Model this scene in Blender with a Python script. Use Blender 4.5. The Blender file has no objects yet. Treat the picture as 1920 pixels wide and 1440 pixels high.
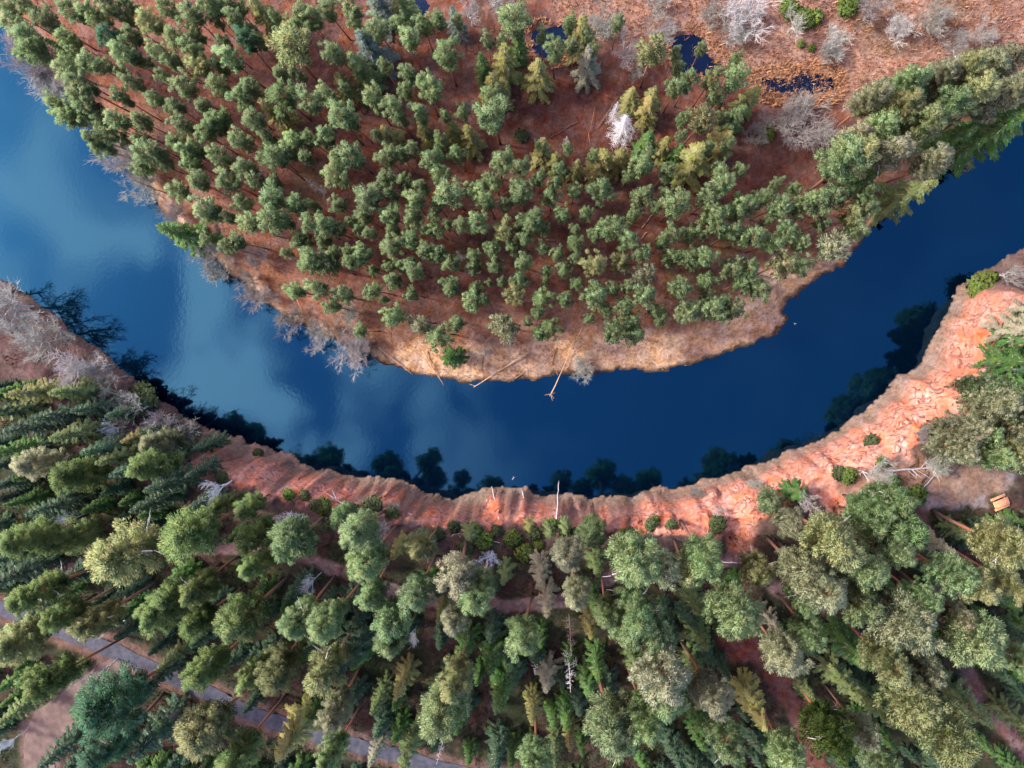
import bpy, math, random
import numpy as np
from mathutils import Vector

rng = np.random.default_rng(7)
random.seed(7)
R = math.radians
SC = bpy.context.scene
COL = SC.collection

# ------------------------------------------------------------------ camera
CAM_H = 132.0
F = 1330.0                      # focal length in pixels of the 1920 px wide frame
NADIR = (1030.0, 640.0)
cam_d = bpy.data.cameras.new('camera')
cam = bpy.data.objects.new('camera', cam_d)
COL.objects.link(cam)
cam.location = (0, 0, CAM_H)
cam_d.sensor_fit = 'HORIZONTAL'
cam_d.sensor_width = 36.0
cam_d.lens = 36.0 * F / 1920.0
cam_d.clip_start = 1.0
cam_d.clip_end = 5000.0
dcam = Vector((NADIR[0] - 960, -(NADIR[1] - 720), -F)).normalized()
qcam = dcam.rotation_difference(Vector((0, 0, -1)))
cam.rotation_mode = 'QUATERNION'
cam.rotation_quaternion = qcam
SC.camera = cam
RM = np.array(qcam.to_matrix())

# ------------------------------------------------------------------ sky, sun, exposure
SUN_EL, SUN_AZ = R(42.0), math.atan2(0.24, -0.97)       # azimuth measured from +X towards +Y
w = bpy.data.worlds.new('World')
SC.world = w
w.use_nodes = True
nt = w.node_tree
nt.nodes.clear()
N = nt.nodes.new
out = N('ShaderNodeOutputWorld')
bg = N('ShaderNodeBackground')
sky = N('ShaderNodeTexSky')
sky.sky_type = 'NISHITA'
sky.sun_disc = False
sky.sun_elevation = SUN_EL
sky.sun_rotation = math.pi / 2 - SUN_AZ
sky.air_density = 1.0
sky.dust_density = 0.6
sky.ozone_density = 3.0
tc = N('ShaderNodeTexCoord')
mp = N('ShaderNodeMapping')
mp.inputs['Scale'].default_value = (1.0, 0.62, 1.0)
nz = N('ShaderNodeTexNoise')
nz.inputs['Scale'].default_value = 9.5
nz.inputs['Detail'].default_value = 3.0
nz.inputs['Roughness'].default_value = 0.5
nz.inputs['Distortion'].default_value = 0.35
rp = N('ShaderNodeValToRGB')
rp.color_ramp.elements[0].position = 0.45
rp.color_ramp.elements[0].color = (0, 0, 0, 1)
rp.color_ramp.elements[1].position = 0.60
rp.color_ramp.elements[1].color = (1, 1, 1, 1)
dt = N('ShaderNodeVectorMath'); dt.operation = 'DOT_PRODUCT'
dt.inputs[1].default_value = (-0.95, 0.30, 0.05)          # the clouds drift in from the west
mr = N('ShaderNodeMapRange'); mr.interpolation_type = 'SMOOTHSTEP'
mr.inputs['From Min'].default_value = -0.08
mr.inputs['From Max'].default_value = 0.50
mr.inputs['To Min'].default_value = 0.02
mr.inputs['To Max'].default_value = 1.0
mu = N('ShaderNodeMath'); mu.operation = 'MULTIPLY'
mu2 = N('ShaderNodeMath'); mu2.operation = 'MULTIPLY'; mu2.inputs[1].default_value = 0.70
mx = N('ShaderNodeMix'); mx.data_type = 'RGBA'
mx.inputs['B'].default_value = (20.0, 11.0, 9.4, 1)
L = nt.links.new
L(tc.outputs['Generated'], mp.inputs['Vector'])
L(mp.outputs['Vector'], nz.inputs['Vector'])
L(nz.outputs['Fac'], rp.inputs['Fac'])
L(tc.outputs['Generated'], dt.inputs[0])
L(dt.outputs['Value'], mr.inputs['Value'])
L(rp.outputs['Color'], mu.inputs[0])
L(mr.outputs['Result'], mu.inputs[1])
L(mu.outputs[0], mu2.inputs[0])
L(mu2.outputs[0], mx.inputs['Factor'])
L(sky.outputs['Color'], mx.inputs['A'])
L(mx.outputs['Result'], bg.inputs['Color'])
bg.inputs['Strength'].default_value = 0.15
L(bg.outputs['Background'], out.inputs['Surface'])

sd = bpy.data.lights.new('sun', 'SUN')
sd.energy = 2.2
sd.angle = R(9.0)
sd.color = (1.0, 0.945, 0.86)
sun = bpy.data.objects.new('sun', sd)
COL.objects.link(sun)
to_sun = Vector((math.cos(SUN_EL) * math.cos(SUN_AZ), math.cos(SUN_EL) * math.sin(SUN_AZ), math.sin(SUN_EL)))
sun.rotation_mode = 'QUATERNION'
sun.rotation_quaternion = to_sun.to_track_quat('Z', 'Y')
sun.location = to_sun * 300

SC.view_settings.view_transform = 'Standard'
SC.view_settings.look = 'None'
SC.view_settings.exposure = 2.0
SC.view_settings.gamma = 1.0
SC.cycles.max_bounces = 6
SC.cycles.diffuse_bounces = 3
SC.cycles.glossy_bounces = 3
SC.cycles.transmission_bounces = 2
SC.cycles.use_denoising = True


# ------------------------------------------------------------------ numbers
def at(px, py, z):
    """the point at height z that the photograph's pixel (1920 x 1440) looks at"""
    px = np.asarray(px, float); py = np.asarray(py, float)
    d = np.stack([px - 960, -(py - 720), np.full_like(px, -F)], -1) @ RM.T
    t = (z - CAM_H) / d[..., 2]
    return d[..., 0] * t, d[..., 1] * t


def _h(ix, iy, seed):
    n = (ix.astype(np.int64) * 374761393 + iy.astype(np.int64) * 668265263 + seed * 1442695041) & 0xffffffff
    n = ((n ^ (n >> 13)) * 1274126177) & 0xffffffff
    return ((n ^ (n >> 16)) & 0xffff) / 65535.0


def vnoise(x, y, seed=0):
    ix = np.floor(x); iy = np.floor(y)
    fx = x - ix; fy = y - iy
    fx = fx * fx * (3 - 2 * fx); fy = fy * fy * (3 - 2 * fy)
    a = _h(ix, iy, seed); b = _h(ix + 1, iy, seed); c = _h(ix, iy + 1, seed); d = _h(ix + 1, iy + 1, seed)
    return (a * (1 - fx) + b * fx) * (1 - fy) + (c * (1 - fx) + d * fx) * fy


def fbm(x, y, scale, oct=4, seed=0):
    s = 0; a = 0.5; n = 0
    for k in range(oct):
        s = s + a * vnoise(x / scale * 2 ** k + 17.3 * k, y / scale * 2 ** k - 9.1 * k, seed + k); n += a; a *= 0.55
    return s / n


def sstep(a, b, x):
    t = np.clip((x - a) / (b - a), 0, 1)
    return t * t * (3 - 2 * t)


def chaikin(p, n=2):
    p = np.asarray(p, float)
    for _ in range(n):
        q = np.empty((2 * len(p) - 2, p.shape[1]))
        q[0::2] = p[:-1] * 0.75 + p[1:] * 0.25
        q[1::2] = p[:-1] * 0.25 + p[1:] * 0.75
        p = np.vstack([p[:1], q, p[-1:]])
    return p


def inside(poly, x, y):
    c = np.zeros(x.shape, bool)
    n = len(poly)
    for i in range(n):
        x1, y1 = poly[i][:2]; x2, y2 = poly[(i + 1) % n][:2]
        if y1 == y2:
            continue
        k = (y1 > y) != (y2 > y)
        c ^= k & (x < (x2 - x1) * (y - y1) / (y2 - y1) + x1)
    return c


def poly_dist(line, x, y, attrs=None):
    """distance to a polyline, and the attributes at the nearest point"""
    if x.size < 40:
        a = line[:-1, :2]; bq = line[1:, :2]; e = bq - a
        px_ = x.reshape(-1, 1); py_ = y.reshape(-1, 1)
        t = np.clip(((px_ - a[:, 0]) * e[:, 0] + (py_ - a[:, 1]) * e[:, 1]) / ((e ** 2).sum(1) + 1e-9), 0, 1)
        d = np.hypot(px_ - a[:, 0] - t * e[:, 0], py_ - a[:, 1] - t * e[:, 1])
        i = d.argmin(1); r = np.arange(len(i))
        dd = d[r, i].reshape(x.shape)
        if attrs is None:
            return dd
        tt = t[r, i][:, None]
        return dd, (attrs[i] * (1 - tt) + attrs[i + 1] * tt).reshape(x.shape + (attrs.shape[1],))
    best = np.full(x.shape, 1e9)
    att = None if attrs is None else np.zeros(x.shape + (attrs.shape[1],))
    for i in range(len(line) - 1):
        ax, ay = line[i][:2]; bx, by = line[i + 1][:2]
        dx, dy = bx - ax, by - ay
        l2 = dx * dx + dy * dy + 1e-9
        t = np.clip(((x - ax) * dx + (y - ay) * dy) / l2, 0, 1)
        d = np.hypot(x - ax - t * dx, y - ay - t * dy)
        m = d < best
        best = np.where(m, d, best)
        if att is not None:
            v = attrs[i] * (1 - t[..., None]) + attrs[i + 1] * t[..., None]
            att = np.where(m[..., None], v, att)
    return (best, att) if att is not None else best


# ------------------------------------------------------------------ the two shores (pixels at water level)
FAR_PX = [(-1500, -760), (-700, -400), (-260, -140), (-100, -50), (-20, 30), (40, 90), (100, 150), (150, 205), (190, 250), (232, 293), (245, 312),
          (280, 348), (300, 385), (335, 425), (390, 480), (425, 505), (470, 548), (520, 585), (560, 612), (600, 628), (640, 645), (690, 668), (720, 682), (750, 692),
          (800, 706), (880, 719), (940, 715), (1000, 708), (1050, 703), (1100, 699), (1150, 697), (1200, 693), (1250, 690), (1300, 681), (1330, 673), (1400, 651), (1440, 636),
          (1466, 622), (1477, 606), (1476, 594), (1464, 578), (1474, 566), (1490, 555), (1510, 540), (1530, 524), (1556, 513), (1570, 500), (1600, 476), (1625, 442), (1660, 410),
          (1700, 378), (1740, 345), (1785, 305), (1850, 265), (1900, 240), (1960, 200), (2200, 60), (2900, -300)]
# x, y, width of the slope (m), height of the bank (m), how sandy
NEAR_PX = [(-1500, 60, 12, 6, 0), (-500, 330, 12, 6, 0), (-60, 498, 11, 5, 0), (0, 518, 11, 5, 0), (30, 535, 11, 5, 0), (60, 560, 11, 5, 0), (100, 592, 11, 6, 0), (165, 640, 11, 7, 0),
           (240, 700, 10, 9, 0), (300, 752, 9, 10, 0.05), (345, 780, 7, 11, 0.1), (390, 802, 7, 12, 0.3), (430, 815, 5.5, 12.5, .5), (480, 832, 4.6, 13, .6), (540, 852, 3.2, 13, .7), (580, 872, 2.6, 13, .8),
           (640, 890, 2.6, 13, .9), (680, 897, 2.8, 13, .9), (720, 898, 3.2, 13, .9), (765, 906, 3.0, 13, .85), (800, 922, 2.2, 13, .85), (850, 935, 1.9, 13, .85), (890, 928, 2.2, 13, .8), (920, 914, 3.2, 13, .8), (960, 919, 2.8, 13, .9),
           (988, 911, 3.2, 13, .9), (1003, 922, 2.6, 13, .9), (1040, 927, 2.8, 13, 1), (1100, 930, 3.2, 13, 1), (1150, 930, 3.2, 13, 1), (1200, 925, 3.2, 13, 1), (1240, 919, 3.6, 13, 1), (1280, 912, 4.4, 13, 1),
           (1340, 896, 4.6, 13, 1), (1370, 889, 4.8, 13, 1), (1400, 879, 4.2, 13, 1), (1440, 861, 3.0, 13, 1), (1475, 848, 2.6, 13, 1), (1500, 842, 2.8, 13, 1), (1530, 826, 3.2, 13, 1), (1560, 814, 3.8, 13, 1), (1600, 786, 4.2, 13, 1),
           (1650, 741, 5.2, 12.5, 1), (1680, 712, 6.4, 12.5, 1), (1700, 698, 6.8, 12.5, 1), (1722, 688, 6.4, 12.5, 1), (1735, 668, 6.0, 12.5, 1), (1755, 622, 5.0, 12, 1), (1780, 572, 3.8, 12, .9), (1798, 545, 4.0, 12, .5),
           (1812, 525, 5, 12, .2), (1850, 502, 8, 12, .06), (1890, 482, 8, 12, .0), (1960, 442, 8, 12, 0), (2200, 300, 8, 12, 0), (2900, -60, 8, 12, 0)]


def to_world(pts):
    p = np.asarray(pts, float)
    x, y = at(p[:, 0], p[:, 1], 0.0)
    return np.column_stack([x, y] + [p[:, k] for k in range(2, p.shape[1])])


FAR = chaikin(to_world(FAR_PX), 1)
NEAR = chaikin(to_world(NEAR_PX), 1)
FAR_POLY = list(FAR[:, :2]) + [(1500, 1500), (-1500, 1500)]
NEAR_POLY = list(NEAR[:, :2]) + [(1500, -1500), (-1500, -1500)]


def zone(pts, z):
    p = np.asarray(pts, float)
    x, y = at(p[:, 0], p[:, 1], z)
    return np.column_stack([x, y])


GULLY1 = zone([(1372, 900), (1384, 960), (1388, 1000), (1392, 1034)], 13)
GULLY2 = zone([(1480, 868), (1530, 900), (1562, 930), (1585, 968)], 13)
GULLY3 = zone([(1290, 930), (1320, 985)], 13)


POOLS = [([(1266, 72), (1300, 66), (1326, 84), (1330, 110), (1358, 124), (1352, 138), (1310, 136), (1280, 134), (1262, 118), (1258, 92)], 'dark open pool at the marsh edge behind the pale pine'),
         ([(1425, 148), (1470, 142), (1520, 132), (1560, 146), (1568, 166), (1535, 178), (1490, 184), (1440, 172), (1418, 160)], 'shallow marsh pool dotted with orange reed tufts'),
         ([(1000, 62), (1040, 46), (1066, 56), (1074, 80), (1056, 104), (1020, 112), (996, 92)], 'narrow dark pool half under the broad pine'),
         ([(764, 2), (790, -6), (808, 8), (800, 26), (776, 30)], 'small dark pool under spruces at the top edge')]
POOL_LEVEL = 2.05
POOL_POLYS = [zone(p_[0], POOL_LEVEL) for p_ in POOLS]


def terrain(x, y):
    x = np.asarray(x, float); y = np.asarray(y, float)
    jx = x + (fbm(x, y, 2.6, 4, 11) - .5) * 2.4
    jy = y + (fbm(x, y, 2.6, 4, 23) - .5) * 2.4
    df = poly_dist(FAR, jx, jy)
    df = np.where(inside(FAR_POLY, jx, jy), df, -df)
    dn, at_ = poly_dist(NEAR, jx, jy, NEAR[:, 2:])
    dn = np.where(inside(NEAR_POLY, jx, jy), dn, -dn)
    wd, H, sa = at_[..., 0], at_[..., 1], at_[..., 2]
    zf = 0.12 + 0.9 * sstep(0, 4, df) + 1.2 * sstep(3, 14, df) + (fbm(x, y, 7, 4, 3) - .5) * 1.0 * sstep(1, 8, df)
    for pq in POOL_POLYS:
        pd_ = poly_dist(np.vstack([pq, pq[:1]]), jx, jy)
        pd_ = np.where(inside(pq, jx, jy), pd_, -pd_)
        zin = POOL_LEVEL + .06 - .5 * sstep(-.4, 1.4, pd_)
        kk = sstep(-4.0, -.3, pd_)
        zf = zf * (1 - kk) + zin * kk
    # the high bank: a foot of slumped earth, then the rock face
    rk = fbm(x, y, 5.0, 4, 31) - .5
    ridge = np.abs(fbm(x, y, 6.5, 5, 77) - .5) * 2
    wd2 = wd * (1 + 0.55 * rk)
    dd = dn + (ridge - .35) * 1.2 * sa + (fbm(x, y, 1.4, 3, 5) - .5) * .8 * sa
    t = np.clip((dd - 0.5) / np.maximum(wd2 - .5, .5), 0, 1)
    global LAST_WD
    LAST_WD = wd2
    steep = 1 - (1 - t) ** 1.8
    gentle = t * t * (3 - 2 * t)
    face = steep * sa + gentle * (1 - sa)
    ledge = (np.floor(face * 5 + rk * 2) - rk * 2) / 5
    face = face * (1 - .28 * sa) + np.clip(ledge, 0, 1) * .28 * sa
    plat = (fbm(x, y, 16, 3, 41) - .5) * 1.2 * sstep(6, 20, dn)
    zn = 0.15 + 1.0 * sstep(0, 1.4, dn) + (H - 1.15) * face + plat
    zn = zn + (fbm(x, y, 1.5, 3, 57) - .5) * 1.5 * sa * np.sin(np.pi * np.clip(face, 0, 1))
    for g, wdt, dep in ((GULLY1, 3.6, 2.6), (GULLY2, 2.6, 1.4), (GULLY3, 2.2, 1.2)):
        gd = poly_dist(g, jx, jy)
        zn = zn - dep * (1 - sstep(0.3, wdt, gd)) * sstep(2.5, 6, dn)
    bed = -2.2
    z = np.where(df > 0, zf, bed)
    z = np.where(dn > 0, zn, z)
    z = np.where((df <= 0) & (dn <= 0), -0.05 - 2.2 * sstep(0, 3.5, np.minimum(-df, -dn)), z)
    return z, df, dn, sa, face


def zof(x, y):
    return float(terrain(np.array([x]), np.array([y]))[0][0])


# ------------------------------------------------------------------ materials
def mat(name, rough=0.8, spec=0.2):
    m = bpy.data.materials.new(name)
    m.use_nodes = True
    b = m.node_tree.nodes['Principled BSDF']
    b.inputs['Roughness'].default_value = rough
    b.inputs['Specular IOR Level'].default_value = spec
    return m, m.node_tree.nodes, m.node_tree.links, b


def noisy(name, c1, c2, scale=1.5, rough=0.9, detail=5, obj=True, bump=0.0):
    m, n, l, b = mat(name, rough, 0.1)
    t = n.new('ShaderNodeTexCoord')
    z = n.new('ShaderNodeTexNoise')
    z.inputs['Scale'].default_value = scale
    z.inputs['Detail'].default_value = detail
    x = n.new('ShaderNodeMix'); x.data_type = 'RGBA'
    x.inputs['A'].default_value = (*c1, 1); x.inputs['B'].default_value = (*c2, 1)
    r = n.new('ShaderNodeMapRange'); r.inputs['From Min'].default_value = .35; r.inputs['From Max'].default_value = .65
    l.new(t.outputs['Object'], z.inputs['Vector'])
    l.new(z.outputs['Fac'], r.inputs['Value'])
    l.new(r.outputs['Result'], x.inputs['Factor'])
    l.new(x.outputs['Result'], b.inputs['Base Color'])
    if bump:
        bp = n.new('ShaderNodeBump'); bp.inputs['Strength'].default_value = bump
        bp.inputs['Distance'].default_value = .2
        l.new(z.outputs['Fac'], bp.inputs['Height']); l.new(bp.outputs['Normal'], b.inputs['Normal'])
    return m


def leaf_material(name, trans=0.48):
    """foliage: the object's own colour, varied clump by clump and tuft by tuft"""
    m, n, l, b = mat(name, 0.75, 0.12)
    oi = n.new('ShaderNodeObjectInfo')
    a = n.new('ShaderNodeAttribute'); a.attribute_name = 'tone'
    sp = n.new('ShaderNodeSeparateColor')
    l.new(a.outputs['Color'], sp.inputs['Color'])
    hs = n.new('ShaderNodeHueSaturation')
    mh = n.new('ShaderNodeMapRange'); mh.inputs['To Min'].default_value = 0.462; mh.inputs['To Max'].default_value = 0.532
    l.new(sp.outputs['Green'], mh.inputs['Value']); l.new(mh.outputs['Result'], hs.inputs['Hue'])
    mv = n.new('ShaderNodeMapRange'); mv.inputs['To Min'].default_value = 0.74; mv.inputs['To Max'].default_value = 1.3
    l.new(sp.outputs['Red'], mv.inputs['Value']); l.new(mv.outputs['Result'], hs.inputs['Value'])
    ms = n.new('ShaderNodeMapRange'); ms.inputs['To Min'].default_value = 0.7; ms.inputs['To Max'].default_value = 1.15
    l.new(sp.outputs['Blue'], ms.inputs['Value']); l.new(ms.outputs['Result'], hs.inputs['Saturation'])
    l.new(oi.outputs['Color'], hs.inputs['Color'])
    l.new(hs.outputs['Color'], b.inputs['Base Color'])
    tr = n.new('ShaderNodeBsdfTranslucent')
    l.new(hs.outputs['Color'], tr.inputs['Color'])
    mxs = n.new('ShaderNodeMixShader'); mxs.inputs[0].default_value = trans
    o = n['Material Output']
    l.new(b.outputs[0], mxs.inputs[1]); l.new(tr.outputs[0], mxs.inputs[2]); l.new(mxs.outputs[0], o.inputs['Surface'])
    return m


def object_coloured(name, rough=.85):
    m, n, l, b = mat(name, rough, 0.15)
    oi = n.new('ShaderNodeObjectInfo')
    t = n.new('ShaderNodeTexCoord')
    z = n.new('ShaderNodeTexNoise'); z.inputs['Scale'].default_value = 2.2; z.inputs['Detail'].default_value = 4
    l.new(t.outputs['Object'], z.inputs['Vector'])
    hs = n.new('ShaderNodeHueSaturation')
    mv = n.new('ShaderNodeMapRange'); mv.inputs['From Min'].default_value = .3; mv.inputs['From Max'].default_value = .7
    mv.inputs['To Min'].default_value = .7; mv.inputs['To Max'].default_value = 1.25
    l.new(z.outputs['Fac'], mv.inputs['Value']); l.new(mv.outputs['Result'], hs.inputs['Value'])
    l.new(oi.outputs['Color'], hs.inputs['Color']); l.new(hs.outputs['Color'], b.inputs['Base Color'])
    return m


def pine_bark():
    m, n, l, b = mat('pine_bark', .85, .15)
    t = n.new('ShaderNodeTexCoord')
    s = n.new('ShaderNodeSeparateXYZ'); l.new(t.outputs['Generated'], s.inputs[0])
    z = n.new('ShaderNodeTexNoise'); z.inputs['Scale'].default_value = 3; z.inputs['Detail'].default_value = 5
    l.new(t.outputs['Object'], z.inputs['Vector'])
    ad = n.new('ShaderNodeMath'); ad.operation = 'MULTIPLY_ADD'; ad.inputs[1].default_value = .35
    l.new(z.outputs['Fac'], ad.inputs[0]); l.new(s.outputs['Z'], ad.inputs[2])
    r = n.new('ShaderNodeValToRGB')
    e = r.color_ramp.elements
    e[0].position = .3; e[0].color = (.095, .062, .052, 1)
    e[1].position = .62; e[1].color = (.27, .105, .06, 1)
    l.new(ad.outputs[0], r.inputs['Fac']); l.new(r.outputs['Color'], b.inputs['Base Color'])
    return m


M_LEAF = leaf_material('pine_needles')
M_SPRUCE = leaf_material('spruce_needles', .12)
M_BUSH = leaf_material('shrub_leaves', .2)
M_PBARK = pine_bark()
M_SBARK = noisy('spruce_bark', (.20, .16, .13), (.34, .29, .25), 2.0)
M_TWIG = object_coloured('bare_twigs')
M_LOG = object_coloured('weathered_log')
M_DEADLIMB = noisy('dead_limb_wood', (.42, .38, .36), (.66, .62, .60), 1.2)


# ------------------------------------------------------------------ mesh helpers
def make_mesh(name, V, Fc, material, tone=None, normals=None, smooth=False):
    """V (n,3), Fc list of arrays or (m,k) array"""
    me = bpy.data.meshes.new(name)
    V = np.asarray(V, np.float32)
    groups = Fc if isinstance(Fc, list) else [Fc]
    groups = [np.asarray(g, np.int32) for g in groups if len(g)]
    nl = sum(g.size for g in groups); nf = sum(len(g) for g in groups)
    me.vertices.add(len(V)); me.vertices.foreach_set('co', V.ravel())
    me.loops.add(nl); me.loops.foreach_set('vertex_index', np.concatenate([g.ravel() for g in groups]))
    tot = np.concatenate([np.full(len(g), g.shape[1], np.int32) for g in groups])
    st = np.concatenate([[0], np.cumsum(tot)[:-1]]).astype(np.int32)
    me.polygons.add(nf)
    me.polygons.foreach_set('loop_start', st)
    me.polygons.foreach_set('loop_total', tot)
    if smooth or normals is not None:
        me.polygons.foreach_set('use_smooth', np.ones(nf, bool))
    me.update(calc_edges=True)
    if tone is not None:
        a = me.color_attributes.new('tone', 'FLOAT_COLOR', 'POINT')
        t = np.ones((len(V), 4), np.float32); t[:, :tone.shape[1]] = tone
        a.data.foreach_set('color', t.ravel())
    if normals is not None:
        nn = normals / np.maximum(np.linalg.norm(normals, axis=1, keepdims=True), 1e-6)
        me.normals_split_custom_set_from_vertices([tuple(v) for v in nn])
    if material:
        me.materials.append(material)
    return me


def link(name, data, parent=None):
    o = bpy.data.objects.new(name, data)
    COL.objects.link(o)
    if parent is not None:
        o.parent = parent
    return o


class Tubes:
    def __init__(s):
        s.V = []; s.Q = []; s.T = []; s.n = 0

    def add(s, pts, radii, sides=5, cap=True):
        pts = np.asarray(pts, float); k = len(pts)
        radii = np.asarray(radii, float)
        d = np.gradient(pts, axis=0)
        d /= np.maximum(np.linalg.norm(d, axis=1, keepdims=True), 1e-6)
        ref = np.array([0, 0, 1.0]) if abs(d[0][2]) < .8 else np.array([1.0, 0, 0])
        u = np.cross(d, ref); u /= np.maximum(np.linalg.norm(u, axis=1, keepdims=True), 1e-6)
        v = np.cross(d, u)
        a = np.arange(sides) / sides * 2 * np.pi
        ring = pts[:, None] + radii[:, None, None] * (np.cos(a)[None, :, None] * u[:, None] + np.sin(a)[None, :, None] * v[:, None])
        b = s.n
        s.V.append(ring.reshape(-1, 3))
        i = np.arange(k - 1)[:, None] * sides; j = np.arange(sides)[None]
        j2 = (j + 1) % sides
        q = np.stack([b + i + j, b + i + j2, b + i + sides + j2, b + i + sides + j], -1).reshape(-1, 4)
        s.Q.append(q); s.n += k * sides
        if cap:
            for c, f in ((0, 1), (k - 1, -1)):
                s.V.append(pts[c][None]); ci = s.n; s.n += 1
                r = b + c * sides + np.arange(sides)
                s.T.append(np.stack([np.full(sides, ci), np.roll(r, -f), r], -1))

    def mesh(s, name, material, smooth=True):
        g = [np.vstack(s.Q)] + ([np.vstack(s.T)] if s.T else [])
        return make_mesh(name, np.vstack(s.V), g, material, smooth=smooth)


def leaf_quads(C, D, Nn, ln, wd):
    """diamond sprays: centre C, long direction D, facing Nn, length ln, width wd -> V, F (quads)"""
    D = D / np.maximum(np.linalg.norm(D, axis=1, keepdims=True), 1e-6)
    S = np.cross(D, Nn)
    S /= np.maximum(np.linalg.norm(S, axis=1, keepdims=True), 1e-6)
    ln = ln[:, None]; wd = wd[:, None]
    a = C - D * ln * .5; b = C + S * wd * .5; c = C + D * ln * .5; d = C - S * wd * .5
    V = np.stack([a, b, c, d], 1).reshape(-1, 3)
    Fq = np.arange(len(C) * 4).reshape(-1, 4)
    return V, Fq


def unit(n):
    v = rng.normal(size=(n, 3))
    return v / np.linalg.norm(v, axis=1, keepdims=True)


def clump_cloud(cent, rad, per, size, flat=.75, up=.25, jit=.45, length=1.5, axis_c=None, feather=0.0):
    """tufts of needles over ellipsoid clumps; custom normals follow the clumps"""
    k = len(cent)
    idx = np.repeat(np.arange(k), per)
    n = len(idx)
    u = unit(n)
    u[:, 2] = np.abs(u[:, 2]) * np.where(rng.random(n) < .8, 1, -1)
    rr = rng.uniform(.45, 1.12, n)[:, None]
    sc = np.array([1, 1, flat])
    C = cent[idx] + u * rr * rad[idx][:, None] * sc
    D = unit(n) * .8 + u * .5
    if axis_c is not None:
        o = cent - axis_c
        o = o / np.maximum(np.linalg.norm(o, axis=1, keepdims=True), .05)
        D = u * .8 + o[idx] * feather + np.array([0, 0, .35]) + unit(n) * .35
    Nf = u + unit(n) * .6
    s = size * rng.uniform(.6, 1.4, n)
    V, Fq = leaf_quads(C, D, Nf, s * length, s * (1.0 if axis_c is None else .62))
    gn = u / sc + np.array([0, 0, up]) + unit(n) * jit
    if axis_c is not None:
        gn = gn + o[idx] * .55
    gn /= np.linalg.norm(gn, axis=1, keepdims=True)
    ct = rng.random(k)
    tone = np.stack([np.clip(ct[idx] * .4 + rng.random(n) * .6, 0, 1),
                     np.clip(rng.random(k)[idx] * .6 + rng.random(n) * .4, 0, 1),
                     rng.random(n)], 1)
    return V, Fq, np.repeat(gn, 4, 0), np.repeat(tone, 4, 0)


# ------------------------------------------------------------------ tree kinds (each built once, then copied)
def wobble(h, n=9, amp=.25):
    z = np.linspace(0, h, n)
    ph = rng.random(2) * 6.28
    x = amp * (np.sin(z / h * 3.1 + ph[0]) - np.sin(ph[0])); y = amp * (np.sin(z / h * 2.6 + ph[1]) - np.sin(ph[1]))
    return np.column_stack([x, y, z])


def on_axis(ax, z):
    return np.array([np.interp(z, ax[:, 2], ax[:, 0]), np.interp(z, ax[:, 2], ax[:, 1]), z])


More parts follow.
